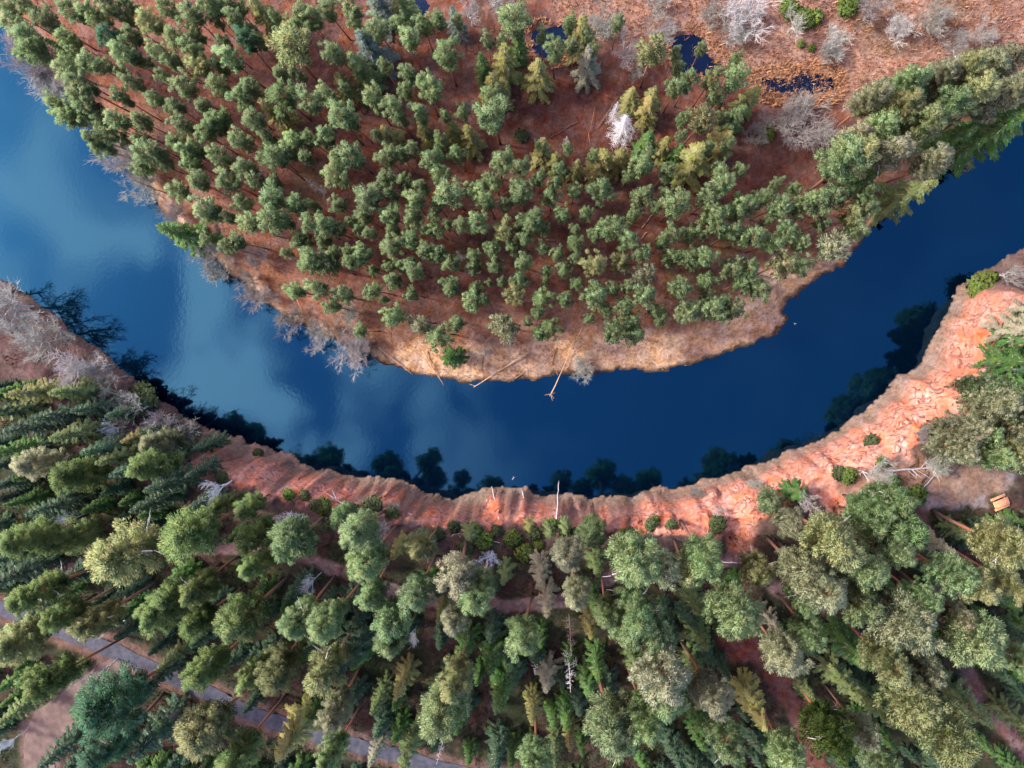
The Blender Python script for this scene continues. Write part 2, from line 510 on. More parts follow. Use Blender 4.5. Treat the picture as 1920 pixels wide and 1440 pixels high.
def pine_meshes(h, wdt, cl, n_cl, per, size, tr, tag, lobed=False, dead=0):
    """h height, wdt crown width, cl crown length"""
    ax = wobble(h * .97, 9, .22 if not lobed else .4)
    T = Tubes()
    T.add(ax, np.interp(ax[:, 2], [0, h * .5, h], [tr, tr * .72, tr * .12]), 7)
    cent = []; rad = []; axc = []
    lop = rng.random() * 6.28
    for i in range(n_cl):
        f = (i + rng.random()) / n_cl
        z = h - cl + cl * (.05 + .88 * f)
        prof = math.sin(math.pi * min(1, .16 + .80 * (1 - f) ** .8)) ** .7 if not lobed else (1 - abs(2 * f - .85) ** 2.4 * .55)
        if f > .93:
            prof *= .35
        a = i * 2.39996 + rng.uniform(-.6, .6)
        r = wdt * .5 * prof * rng.uniform(.30, 1.0) * (1 + .22 * math.cos(a - lop))
        p0 = on_axis(ax, max(0, z - r * .45))
        p1 = on_axis(ax, z) + np.array([math.cos(a) * r, math.sin(a) * r, 0])
        cr = wdt * (rng.uniform(.085, .17) if not lobed else rng.uniform(.085, .165)) * (1.0 if f < .9 else .9)
        if r > .3:
            mid = (p0 + p1) / 2 + np.array([0, 0, -.12 * r])
            T.add([p0, mid, p1], [tr * .26, tr * .17, tr * .07], 4, False)
        cent.append(p1); rad.append(cr); axc.append(on_axis(ax, max(0, z - r * .5)))
        if rng.random() < (.45 if not lobed else .7):
            q = p1 + np.array([math.cos(a + 1.2), math.sin(a + 1.2), rng.uniform(-.4, .5)]) * cr * 1.15
            cent.append(q); rad.append(cr * .8); axc.append(axc[-1])
        if r > .5:
            q = p0 + (p1 - p0) * rng.uniform(.45, .7) + unit(1)[0] * .15
            cent.append(q); rad.append(cr * .9); axc.append(axc[-1])
    V, Fq, gn, tone = clump_cloud(np.array(cent), np.array(rad), per, size, flat=.85, length=2.0, axis_c=np.array(axc), feather=.7, up=1.1)
    crown = make_mesh('crown_' + tag, V, Fq, M_LEAF, tone, gn)
    # a few dry twigs below the living crown
    for i in range(7 if not lobed else 10):
        z = h - cl - rng.uniform(-1.0, 2.2)
        a = rng.random() * 6.28; r = wdt * rng.uniform(.14, .32)
        p0 = on_axis(ax, z); p1 = p0 + np.array([math.cos(a) * r, math.sin(a) * r, -.15 * r])
        T.add([p0, p1], [tr * .13, .015], 3, False)
    trunk = T.mesh('trunk_' + tag, M_PBARK)
    dl = []
    if dead:
        for i in range(dead):
            D = Tubes()
            z = h - cl * rng.uniform(.3, .95)
            a = rng.random() * 6.28
            p = on_axis(ax, z); dr = np.array([math.cos(a), math.sin(a), .15]); L_ = wdt * rng.uniform(.42, .62)
            p1 = p + dr * L_ * .6 + unit(1)[0] * .2; p2 = p + dr * L_ + unit(1)[0] * .4
            D.add([p, p1, p2], [.10, .07, .03], 4, False)
            for k in range(4):
                s = p + dr * L_ * rng.uniform(.4, .95)
                D.add([s, s + (dr * .5 + unit(1)[0] * .8) * .8], [.04, .015], 3, False)
            dl.append(D.mesh('dead_limb_%s_%d' % (tag, i), M_DEADLIMB))
    return (trunk, crown, *dl)


def spruce_meshes(h, wdt, tag, levels=12, per=6, ls=.46, z0=.08, gray=0.06):
    ax = wobble(h, 7, .08)
    T = Tubes()
    T.add(ax, np.interp(ax[:, 2], [0, h], [h * .012 + .03, .02]), 6)
    C = []; D = []; Nf = []; LN = []; WD = []; GN = []; TN = []
    for i in range(levels):
        f = i / (levels - 1)
        z = h * (z0 + (1 - z0) * f ** .92) - .15
        Rr = wdt * .5 * (1 - f) ** .78 * (.9 if f > .08 else .75) + .12
        nb = max(4, int(per * (1 - .35 * f)))
        off = rng.random() * 6.28
        for b in range(nb):
            a = off + b / nb * 6.283 + rng.uniform(-.25, .25)
            L_ = Rr * rng.uniform(.72, 1.12)
            dr = np.array([math.cos(a), math.sin(a), 0]); sd_ = np.array([-dr[1], dr[0], 0])
            m = max(4, int(3 + L_ / ls * 2.6))
            t = np.linspace(.12, 1, m)
            zz = z + L_ * (.10 * t - .42 * t ** 2)
            P = on_axis(ax, z)[None] * np.array([1, 1, 0]) + dr * (t * L_)[:, None]
            P[:, 2] = zz
            tn = rng.random(); th = rng.random()
            T.add(np.vstack([on_axis(ax, z)[None], P[m // 2][None], P[-1][None]]), [gray * (1 - f * .6) + .012, gray * .75, .012], 3, False)
            for s in (-1, 1, 0):
                q = P + sd_ * s * (.24 * ls) - np.array([0, 0, .06]) + rng.normal(size=P.shape) * .05
                dd = dr * (1.0 if s == 0 else .75) + sd_ * s * .75 + np.array([0, 0, -.35])
                k = len(q)
                C.append(q); D.append(np.tile(dd, (k, 1)) + rng.normal(size=(k, 3)) * .15)
                nn = np.array([0, 0, 1.0]) + dr * .5
                Nf.append(np.tile(nn, (k, 1)) + rng.normal(size=(k, 3)) * .25)
                sz = ls * rng.uniform(.8, 1.25, k) * (1.15 - .35 * t)
                LN.append(sz * 1.35); WD.append(sz * .62)
                GN.append(np.tile(dr * .75 + np.array([0, 0, .75]) + sd_ * s * .35, (k, 1)) + rng.normal(size=(k, 3)) * .3)
                TN.append(np.column_stack([np.clip(tn * .7 + rng.random(k) * .3, 0, 1), np.clip(th * .6 + .4 * rng.random(k), 0, 1), rng.random(k)]))
    V, Fq = leaf_quads(np.vstack(C), np.vstack(D), np.vstack(Nf), np.concatenate(LN), np.concatenate(WD))
    crown = make_mesh('crown_' + tag, V, Fq, M_SPRUCE, np.repeat(np.vstack(TN), 4, 0), np.repeat(np.vstack(GN), 4, 0))
    return T.mesh('trunk_' + tag, M_SBARK), crown


def bare_mesh(h, wdt, tag, stems=1, depth=4, r0=.14, up=.6, kids=4):
    """leafless tree: trunk mesh and twig mesh"""
    A = Tubes(); B = Tubes()

    def grow(p, d, L_, r, lv):
        q = p + d * L_ * .5 + unit(1)[0] * L_ * .06
        e = p + d * L_ + unit(1)[0] * L_ * .12
        (A if lv >= depth - 1 else B).add([p, q, e], [r, r * .8, r * .55], 5 if lv >= depth - 1 else 3, False)
        if lv == 0:
            return
        for k in range(kids + (1 if lv == 1 else 0)):
            t = rng.uniform(.35, 1.0)
            s = p + (e - p) * t
            v = unit(1)[0]; v[2] = abs(v[2]) * .6
            nd = d * .75 + v * .85 + np.array([0, 0, up * .25])
            nd /= np.linalg.norm(nd)
            grow(s, nd, L_ * rng.uniform(.5, .72), max(r * .5, .021), lv - 1)
    for s in range(stems):
        a = rng.random() * 6.28
        sp = .08 if stems == 1 else rng.uniform(.25, .6)
        d = np.array([math.cos(a) * sp, math.sin(a) * sp, 1.0]); d /= np.linalg.norm(d)
        grow(np.array([math.cos(a), math.sin(a), 0]) * (.15 if stems > 1 else 0), d, h * .46, r0 * (1 if stems == 1 else .7), depth)
    V = np.vstack(A.V + B.V)
    ext = max(np.percentile(np.abs(V[:, 0]), 98), np.percentile(np.abs(V[:, 1]), 98)) * 2
    hz = V[:, 2].max()
    for t in (A, B):
        t.V = [v * np.array([wdt / ext, wdt / ext, h / hz]) for v in t.V]
    return A.mesh('trunk_' + tag, M_TWIG), B.mesh('twigs_' + tag, M_TWIG)


def snag_mesh(h, wdt, tag, levels=26, per=8):
    """dead spruce: white bony branches all the way up"""
    A = Tubes(); B = Tubes()
    ax = wobble(h, 6, .1)
    A.add(ax, np.interp(ax[:, 2], [0, h], [.2, .03]), 6)
    for i in range(levels):
        f = i / (levels - 1)
        z = h * (.12 + .86 * f)
        Rr = wdt * .5 * (1 - f) ** .7 + .2
        for b in range(per):
            a = rng.random() * 6.28
            L_ = Rr * rng.uniform(.45, 1.1)
            dr = np.array([math.cos(a), math.sin(a), rng.uniform(-.6, .05)]); sd_ = np.array([-dr[1], dr[0], 0])
            p0 = on_axis(ax, z); p1 = p0 + dr * L_ * .55; p2 = p0 + dr * L_ + np.array([0, 0, .12 * L_]) + sd_ * rng.uniform(-.2, .2)
            B.add([p0, p1, p2], [.026, .020, .010], 3, False)
            for k in range(5):
                s = p0 + dr * L_ * rng.uniform(.3, .95)
                B.add([s, s + (dr * .5 + sd_ * rng.choice([-1, 1]) * .8 + np.array([0, 0, rng.uniform(-.5, .2)])) * L_ * .3], [.024, .01], 3, False)
    return A.mesh('trunk_' + tag, M_TWIG), B.mesh('limbs_' + tag, M_TWIG)


def bush_mesh(wdt, h, tag, n=16, per=70, size=.3):
    cent = []; rad = []
    for i in range(n):
        a = i * 2.4; r = wdt * .34 * math.sqrt((i + .5) / n)
        cent.append((math.cos(a) * r, math.sin(a) * r, h * (.35 + .35 * (1 - (i / n)) + rng.uniform(-.08, .08))))
        rad.append(wdt * rng.uniform(.17, .26))
    V, Fq, gn, tone = clump_cloud(np.array(cent), np.array(rad), per, size, flat=.85, up=.3)
    T = Tubes()
    for k in range(5):
        a = k * 1.26
        T.add([(0, 0, 0), (math.cos(a) * wdt * .1, math.sin(a) * wdt * .1, h * .3), (math.cos(a) * wdt * .22, math.sin(a) * wdt * .22, h * .62)], [.06, .045, .02], 4, False)
    return T.mesh('stem_' + tag, M_SBARK), make_mesh('foliage_' + tag, V, Fq, M_BUSH, tone, gn)


PINES = [pine_meshes(17, 3.6, rng.uniform(5.4, 8.0), 34, 115, .142, .15, 'pine%d' % i) for i in range(14)]
BIGP = [pine_meshes(24, 5.0, rng.uniform(10.0, 12.5), 78, 175, .142, .25, 'oldpine%d' % i, True, 3 if i % 3 == 0 else 0) for i in range(9)]
DEEPP = [pine_meshes(18, 5.0, 14.2, 80, 175, .142, .22, 'deeppine%d' % i, True, 3 if i == 0 else 0) for i in range(4)]
SPRUCES = [spruce_meshes(20, 5.0, 'spruce%d' % i) for i in range(5)]
YSPR = [spruce_meshes(11, 3.6, 'youngspruce%d' % i, 13, 6, .40, .06, .02) for i in range(4)]
BARES = [bare_mesh(8, 6, 'bare%d' % i, stems=6, depth=3, r0=.10, kids=6) for i in range(4)]
BARET = [bare_mesh(12, 8, 'baretree%d' % i, stems=1, depth=4, r0=.19, kids=5) for i in range(3)]
SNAGS = [snag_mesh(15, 5, 'snag0'), snag_mesh(15, 5, 'snag1', 12, 4)]
BUSHES = [bush_mesh(3.6, 2.2, 'bush%d' % i) for i in range(4)]

PINE_T = '''12,12,40 48,8,40 20,48,45 88,35,46 52,70,50 77,100,55 133,72,38 146,18,42 181,20,44 204,12,38 200,68,46,d 246,12,36 292,45,44,y 254,72,34 235,98,44 264,110,36
177,115,50 300,100,38 325,112,34,d 319,15,36 362,35,44 338,68,40 352,92,40 379,128,44,y 354,167,46 248,160,34 117,132,44 150,158,48 142,178,40 292,190,32 329,200,32 225,183,34 344,228,36
110,210,40 133,235,44 160,217,44 135,258,34 170,194,36 192,228,36 229,228,38 271,225,36 177,252,40 215,252,40 192,275,38 380,250,38 296,274,38 270,262,30 262,288,42 336,270,34 358,282,38 392,235,30
385,8,40 410,12,38 444,12,36 444,36,36,y 545,95,78,y 572,25,36 588,45,40 618,15,42 660,15,44 669,47,30,o 714,52,38 748,46,32 769,84,40 790,42,34 636,92,44 417,78,30 433,108,46 455,80,40,d
483,78,28 415,125,30 410,167,42 470,165,36 448,196,42 525,172,60 573,195,48 605,175,42 634,222,54 698,188,48 740,208,42 760,168,34 764,142,32 795,165,40 786,218,38 481,224,38 500,255,34
444,265,44 410,243,30 417,216,32 544,260,38 608,258,40 581,258,34 656,285,54 542,285,36 510,290,36 412,290,38 404,238,36 365,280,36 358,304,38 269,312,36 304,304,34 473,312,40 515,300,50 485,337,36
425,340,48 329,354,44 379,348,38 383,381,48 456,385,38 517,373,52 400,406,40 429,404,28 464,421,42 506,408,54 562,387,42 588,425,44 569,450,34 394,448,30 450,450,34 427,462,30 581,485,42
925,217,66 621,323,52 733,300,38 754,294,30 771,279,28,d 802,294,44 858,290,34,y 931,302,44 971,312,36 727,333,34 758,335,32 825,327,42 792,350,32 850,362,56 892,358,44 927,340,36 733,365,32
773,377,40 819,383,30 915,383,44 944,379,28 979,371,48 683,373,56 631,385,34 685,406,34 735,404,44 777,412,38 812,408,28 842,423,20 865,425,32 896,423,44 942,438,44,y 994,415,44 985,452,32
608,421,40 635,429,36 660,417,22 677,433,20 696,437,26 735,425,30 821,431,32 796,433,22 729,456,46 765,450,38 798,465,36 823,475,32 890,477,26,d 923,473,32 958,467,30 625,475,28 656,469,24 690,473,42
660,490,34 621,494,30 848,494,36 773,494,30 892,502,30 923,499,30 983,489,36,y 1208,313,46 1244,325,36 1129,358,46 1008,333,30 1312,228,50,y 1202,371,48 1358,344,46 1267,385,54 1329,371,50 1342,404,56
1381,396,40 1033,371,36 1094,400,30 1058,406,34 1004,406,30 1017,431,32 1079,429,22 1152,425,52 1179,448,42 1115,446,28,d 1081,456,32 1015,467,26 1046,475,28 1079,486,28 1112,498,46,y 1160,491,38,y 1203,478,36
1262,440,38 1296,435,30 1319,442,24 1365,440,40 1396,446,34 1258,488,36 1284,481,34 1323,485,40 583,490,44 627,502,36 565,452,30 662,496,32 702,508,22 731,500,24 752,500,26 781,506,40 740,525,36 700,542,34
773,550,30 844,533,40 881,565,44 721,560,18 552,546,38 590,540,40 642,554,38 623,577,34 742,592,46 792,602,42,p 829,625,50 858,602,36,p 681,619,28 1056,506,28 1021,506,26 919,529,14 938,529,20 975,525,32
1079,533,26,d 1210,523,44,p 1025,527,18 963,554,40,y 1017,552,40 1054,562,30 1115,554,46 1150,542,30 1167,571,36 1217,556,44 1275,548,40 1229,583,30 950,612,54,p 988,604,20 1008,621,34 1033,612,40 1008,592,24,d
1154,615,50 1190,600,36 1188,633,40 1279,585,42 1299,579,36 1400,379,38 1419,377,36,y 1387,400,38 1429,367,30 1450,385,44 1500,388,40 1527,371,54 1556,375,44 1585,367,40 1625,362,34 1410,442,46 1442,454,40 1479,427,40
1500,454,38 1540,421,30 1594,408,46,y 1625,396,44 1604,433,40 1558,467,60,p 1365,504,40 1404,498,40 1465,500,50,y 1498,498,42 1323,523,38 1385,535,36 1431,540,44 1297,490,32 1337,577,46 1380,580,40 1350,597,44
1290,153,36,y 1330,150,40,y 1387,150,46 1340,180,36,y 973,33,62 1223,103,54,y 833,97,52 820,37,36 807,163,46 1267,165,36 1040,87,40 923,175,40 1403,520,30 1240,600,30 1320,560,30'''
# the tall strip of pines along the right arm of the river
TALL_T = '''1594,312,64 1625,292,60,y 1640,187,44,p 1713,160,50 1760,140,44,p 1800,127,44,y 1847,133,56,p 1900,160,50,p 1893,110,44,p 1647,227,54 1607,247,44,p 1730,233,54,y 1780,187,60 1827,173,54,y 1673,283,50,p 1747,300,44,p 1690,205,44,y 1870,190,48,p'''
BIG_T = '''63,870,52,p 157,900,62 310,838,54,p 277,873,46 330,870,44 460,920,30 467,947,36 37,1017,60 143,1003,56 247,1025,95,y 367,1010,80 480,1003,56 533,1027,70 73,1123,60 40,1193,70,y 110,1160,50 183,1160,54,y
293,1160,64 320,1120,54 350,1110,48 367,1173,48 457,1157,72 553,1163,56 623,1160,56 100,1287,60 383,1260,60 463,1270,44 517,1247,64,y 610,1253,64,y 623,1337,50,p 207,1343,100,d 187,1410,70,d 400,1370,80,y 457,1410,60
623,1420,44 663,1017,60 693,1047,60 810,987,44 792,1037,38,y 782,1113,56 847,1080,64,p 897,1120,60 870,1160,44,p 717,1162,62 720,1207,48 1113,997,44 1070,1050,50,p 1073,1110,40,p 1173,1047,76 1243,1070,54,p
1143,1147,40 1200,1147,70 1187,1173,60 993,1190,54 837,1323,80 857,1270,54,y 1133,1360,84 1160,1400,70 1200,1353,60 1240,1243,84,p 1247,1297,76 1220,1207,50 1000,1423,54 1307,1020,66 1300,1070,50,y 1370,1140,78
1427,1070,50,y 1477,977,44,p 1447,947,40 1507,1070,66,p 1547,1093,66,p 1570,1027,86,y 1617,1070,60 1680,1000,70 1673,1053,50 1627,980,50 1897,1023,70,y 1893,1083,44,y 1780,1070,60 1813,1103,54,y 1793,1140,44,p 1610,1140,60
1507,1127,44 1730,1117,44 1463,1220,60,p 1523,1187,50 1690,1187,88,p 1673,1250,60,y 1733,1267,50,p 1700,1272,50,y 1830,1213,84 1907,1240,44 1723,1323,84,y 1793,1390,84,y 1560,1377,70,g 1627,1383,44,p 1650,1423,50 1367,1403,54 1487,1420,60
1323,1310,58,p 1810,730,40 1863,743,60 1853,763,56,p 1910,747,60 1900,800,60,p 1830,803,44 1790,800,50,p 1747,790,44,p 1780,840,46,p 1897,843,60,y 1840,850,44 1907,577,50,y 1680,940,50 1630,953,50 683,940,40 480,1075,40 690,1110,44'''
SPR_T = '''500,32,60,y 520,212,50,y 710,10,60,b 755,12,55 695,92,70,b 680,128,60 648,160,52,y 737,262,50,y 802,250,44,y 850,248,40,y 885,262,46,y 827,271,30 1015,285,46,y 1048,305,42,y 1079,318,34,y 1123,305,62,y 1162,297,44,y
1212,268,44,g 1244,277,44,y 1268,288,36,g 1302,303,78,y 1350,270,58,y 1380,220,50 1217,205,48,y 1403,187,44,y 1703,200,54,y 1852,258,98,g 1910,214,76,g 1800,285,56,g 1697,367,76 947,120,62,y 903,127,36,g 1007,143,56,y 1093,67,60,y 1103,123,52,p 970,90,40,g
853,40,36,b 927,167,56,y 1183,187,40,y 1220,187,44,y 117,92,30,g 846,669,44,g 342,438,66,g 1620,330,46,g 1780,265,60,g'''
NSPR_T = '''60,735,54,y 145,735,58 27,770,50 147,813,60 30,843,50,g 20,773,44,d 280,815,42,y 393,817,44,d 317,907,56,d 293,937,56,d 383,940,44,d 43,1070,70,d 160,1077,44,d 657,1127,50,d 750,1027,38,y 827,1147,30,y 1013,1070,44,p 1027,1127,44,p 947,1077,36
1120,1057,44 1110,1167,46,y 1027,1267,50,p 757,1277,46,y 713,1307,40 767,1403,56 707,1403,40,p 997,1327,40,y 1070,1377,36,y 1190,1250,44 1040,1403,36 923,1227,60,g 873,1213,50,g 940,1293,60,g 1120,1243,44,g 1140,1293,50,d 1100,1283,44,g 930,1400,50,d
660,1220,70,d 657,1310,50,d 33,1330,50 110,1407,56,d 293,1377,76,d 547,1377,78,y 1487,923,50,g 1753,1020,44,p 1807,1000,40 1447,1167,40,p 1413,1323,64,y 1597,1210,66,g 1580,1277,56 1647,1327,50 1813,1320,60 1907,1350,50 1300,1127,50 1310,1187,50 1300,1247,44 1500,1277,40
1853,620,64,p 1885,585,56,p 1872,660,60,g 1908,640,60,g 1885,722,60,g 1900,690,60,d 240,772,50,d 300,805,50,d 200,842,54,d 350,852,46,d 262,848,50 110,782,56,d 335,792,42,d 425,862,40,d 60,802,54,d 185,762,52,d 1897,610,50,p 1890,677,66,g 1867,693,44,g 993,980,26,y 1030,977,34 1057,990,30 1110,1120,40,g 250,880,50,d 100,950,54,d 240,1110,44,d 150,1070,50,d 560,1100,44,d 590,1200,44,d 330,1230,40 880,1000,36'''

PCOL = {'': (.272, .388, .170), 'y': (.345, .380, .165), 'd': (.095, .215, .120), 'p': (.350, .375, .225), 'o': (.36, .20, .09), 'g': (.10, .165, .030), 'b': (.085, .125, .115)}
SCOL = {'': (.072, .105, .030), 'y': (.135, .135, .036), 'd': (.026, .056, .028), 'p': (.15, .15, .09), 'g': (.038, .090, .017), 'b': (.075, .105, .085)}

# ------------------------------------------------------------------ labels: each thing is told from its neighbours by a landmark
LAND = [(1171, 235, 'white dead tree'), (588, 346, 'small white snag in the pinewood'), (1285, 105, 'dark open marsh pool'), (1500, 155, 'reed-dotted marsh pool'), (1525, 240, 'wide bare marsh tree'),
        (1035, 735, 'log reaching into the river'), (740, 675, 'crossed logs on the beach'), (1840, 245, 'dark spruces over the river'), (979, 254, 'round green bush in the clearing'), (1470, 608, 'sandy point of the bend'),
        (1123, 305, 'row of yellow-tipped spruces'), (545, 95, 'huge yellowish old pine'), (505, 40, 'yellow-topped tall spruce'), (520, 212, 'yellow-sided spruce'), (342, 438, 'dark spruce over the water'),
        (230, 340, 'overhanging bare trees'), (635, 652, 'two bare waterside bushes'), (1450, 300, 'brown clearing below the marsh'), (862, 477, 'twisted pale snag'), (930, 370, 'long orange log in the pinewood'),
        (846, 669, 'lone low spruce on the beach'), (110, 215, 'pines leaning over the river'), (1079, 533, 'teal young pine'), (380, 250, 'long red trunks'), (973, 33, 'bright broad pine at the top'), (700, 110, 'blue-ribbed tall spruces'),
        (640, 460, 'densest small pines'), (1223, 103, 'pale pine beside the marsh pool'), (300, 30, 'pale crowns at the top corner'), (1370, 480, 'orange trunks near the bend'), (825, 400, 'narrowest young pines'), (930, 217, 'tall two-storey pine'),
        (230, 1262, 'gravel road junction'), (1877, 943, 'picnic table'), (1390, 1000, 'sandy gully'), (1067, 1260, 'white skeleton tree'), (1840, 537, 'round bush on the cliff'), (1800, 900, 'grey gravel clearing'), (1710, 880, 'grey fallen trunk'),
        (985, 935, 'grey poles on the cliff edge'), (333, 775, 'grey bare bank tree'), (407, 913, 'blue-grey bare tree'), (640, 1395, 'lower stretch of the road'), (207, 1345, 'dark crowns by the road'), (547, 1377, 'yellow-green spruce by the road'),
        (1560, 1377, 'bright green pine'), (1413, 1323, 'pale-ribbed big spruce'), (1400, 1205, 'red bare earth'), (940, 1135, 'open stretch of footpath'), (350, 1020, 'pine with white dead limbs'), (70, 640, 'bare grey trees on the bank'), (1600, 955, 'lower sandy slide'),
        (1240, 1250, 'longest pale crown'), (1720, 1320, 'long yellowish pine crowns'), (690, 1030, 'pines under the footpath bend'), (40, 1165, 'upper stretch of the road'), (1690, 1190, 'broad pale pine crown'), (457, 1157, 'full green pines above the road'), (837, 1323, 'great round pine crown')]
ORD = 'nearest second third fourth fifth sixth seventh eighth ninth tenth eleventh twelfth thirteenth fourteenth fifteenth sixteenth seventeenth eighteenth nineteenth twentieth'.split()
PENDING = []


def queue_label(o, px, py, noun, adj, head_noun):
    near = py > 900 or (px < 420 and py > 560 + px * .4) or (px > 1560 and py > 480)
    best = None
    for lx, ly, nm in LAND:
        ln = ly > 900 or (lx < 420 and ly > 560 + lx * .4) or (lx > 1560 and ly > 480)
        if ln != near:
            continue
        d = math.hypot(px - lx, py - ly)
        if best is None or d < best[0]:
            best = (d, lx, ly, nm)
    d, lx, ly, nm = best
    dx, dy = px - lx, py - ly
    side = ('to the right of' if dx > 0 else 'to the left of') if abs(dx) > abs(dy) else ('below' if dy > 0 else 'above')
    PENDING.append((noun, nm, side, d, o, adj, head_noun))


def settle_labels():
    by = {}
    for p in PENDING:
        by.setdefault(p[:3], []).append(p)
    for (noun, nm, side), v in by.items():
        v.sort(key=lambda p: p[3])
        for i, p in enumerate(v):
            o, adj, hn = p[4], p[5], p[6]
            o['label'] = f'{adj} {hn}, {ORD[min(i, 19)]} {side} the {nm}'


# ------------------------------------------------------------------ placing
USED = set()


def place(kind, pair, x, y, z, sx, sz, category, group, color=None, rot=None, tilt=(0, 0), part_names=('trunk', 'crown'), tcolor=None):
    """first use of a mesh pair builds the thing, later ones copy it part by part"""
    key = id(pair)
    if not hasattr(place, 'proto'):
        place.proto = {}
    if key not in place.proto:
        root = link(kind, None)
        root.empty_display_size = .5
        kids = []
        for nm, me in zip(part_names, pair):
            if me is not None:
                kids.append(link(nm, me, root))
        place.proto[key] = (root, kids)
    else:
        r0, k0 = place.proto[key]
        root = r0.copy(); COL.objects.link(root)
        root.name = kind
        kids = []
        for k in k0:
            c = k.copy(); COL.objects.link(c); c.parent = root; kids.append(c)
    root.location = (x, y, z)
    root.rotation_euler = (tilt[0], tilt[1], rng.random() * 6.283 if rot is None else rot)
    root.scale = (sx, sx, sz)
    root['category'] = category
    if group:
        root['group'] = group
    for c in kids:
        if color is not None:
            c.color = (*color, 1)
        if tcolor is not None and c.name.split('.')[0] == 'trunk':
            c.color = (*tcolor, 1)
    return root, kids


def parse(t):
    o = []
    for w_ in t.split():
        p = w_.split(',')
        o.append((float(p[0]), float(p[1]), float(p[2]), p[3] if len(p) > 3 else ''))
    return o


def settle(px, py, hz):
    """world base of something whose middle, hz above its foot, shows at the pixel"""
    g = 2.0 if py < 720 and px < 1700 else 12.5
    for _ in range(4):
        x, y = at(px, py, g + hz)
        g = max(zof(float(x), float(y)), 0.3)
    x, y = float(x), float(y)
    near = poly_dist(NEAR, np.array([x]), np.array([y]))[0] < poly_dist(FAR, np.array([x]), np.array([y]))[0]
    tx, ty = (x * 1.05, -140.0) if near else (x * .9 + 5, 140.0)
    for _ in range(40):
        z, df, dn, sa, fc = (float(v[0]) for v in terrain(np.array([x]), np.array([y])))
        if z > .3 and (df > .8 or dn > .8):
            break
        d = math.hypot(tx - x, ty - y)
        x += (tx - x) / d * .8; y += (ty - y) / d * .8
    return x, y, z


def jitter(c, k=.12):
    v = 1 + rng.normal() * k
    return tuple(max(.01, a * v * (1 + rng.normal() * .03)) for a in c)


def size_word(s, a, b, c):
    return 'small' if s < a else 'slim' if s < b else 'full' if s < c else 'broad'


TONE = {'': 'green', 'y': 'yellowish', 'd': 'dark bluish-green', 'p': 'pale grey-green', 'o': 'orange-brown', 'g': 'bright green', 'b': 'blue-green'}


def add_pines(rows, protos, kind, wd0, h0, hfun, hc, group, seedoff, edge_h=None):
    for i, (px, py, s, c) in enumerate(rows):
        g0 = 2.0 if group.startswith('pines of the inner') or group.startswith('tall pines along') else 13.0
        h = hfun(s) * rng.uniform(.90, 1.08)
        if edge_h is not None:
            h = edge_h(px, py, h)
        sm = s * (CAM_H - g0 - hc * h) / F
        x, y, z = settle(px, py, hc * h)
        pr = protos[(i * 5 + seedoff) % len(protos)]
        o, kids = place(kind, pr, x, y, z - .1, sm / wd0, h / h0, 'pine', group, jitter(PCOL[c] if c or px > 480 or group.startswith('pines of') else (.210, .310, .105)), tilt=(rng.normal() * .02, rng.normal() * .02), part_names=('trunk', 'crown', 'dead_limb', 'dead_limb', 'dead_limb'))  # left high-bank pines: darker green, their unlit side put into the colour
        queue_label(o, px, py, 'pine', f'{size_word(s, 28, 40, 54)} {TONE[c]}', 'pine')


rows = parse(PINE_T)
big = parse(BIG_T)
tall = parse(TALL_T)
keep = 300 - len(big) - len(tall)
rows.sort(key=lambda r: -r[2])
small = rows[keep:]
rows = rows[:keep]
# still smaller pines fill the gaps of the stand
CLEAR = [zone([(930, 150), (1080, 140), (1240, 180), (1210, 300), (960, 290)], 2), zone([(1360, 180), (1600, 190), (1560, 330), (1480, 380), (1380, 350)], 2), zone([(1000, -200), (1000, 70), (1250, 90), (1420, 190), (1960, 90), (2000, -200)], 2)]
pts_ = np.array([(r[0], r[1]) for r in rows + small + tall])
n_add = 0
for _ in range(6000):
    px, py = rng.uniform(60, 1560), rng.uniform(5, 610)
    x, y = (float(v) for v in at(px, py, 12))
    df_ = poly_dist(FAR, np.array([x]), np.array([y]))[0]
    if not inside(FAR_POLY, np.array([x]), np.array([y]))[0] or df_ < 9 or any(inside(c, np.array([x]), np.array([y]))[0] for c in CLEAR):
        continue
    if np.min(np.hypot(pts_[:, 0] - px, pts_[:, 1] - py)) < 25:
        continue
    pts_ = np.vstack([pts_, (px, py)])
    small.append((px, py, float(rng.uniform(20, 29)), ''))
    n_add += 1
    if n_add >= 75:
        break
random.Random(3).shuffle(rows)
add_pines(rows, PINES, 'pine_tree', 3.6, 17, lambda s: min(19.5, 13.5 + s * .085), .80, 'pines of the inner bend', 0)
add_pines(tall, BIGP, 'pine_tree', 4.25, 24, lambda s: 21.5, .80, 'tall pines along the river arm', 2)
edge_ = lambda r: r[1] < 1010 or (r[0] < 520 and r[1] < 930)
add_pines([r for r in big if not edge_(r)], BIGP, 'pine_tree', 4.25, 24, lambda s: min(27, 18.0 + s * .09), .79, 'tall pines on the high bank', 4)
add_pines([r for r in big if edge_(r)], DEEPP, 'pine_tree', 4.25, 18, lambda s: min(19, 11.0 + s * .11), .60, 'tall pines on the high bank', 1, lambda px, py, h: 8.5 if 540 < px < 1490 and py < 1010 else h)


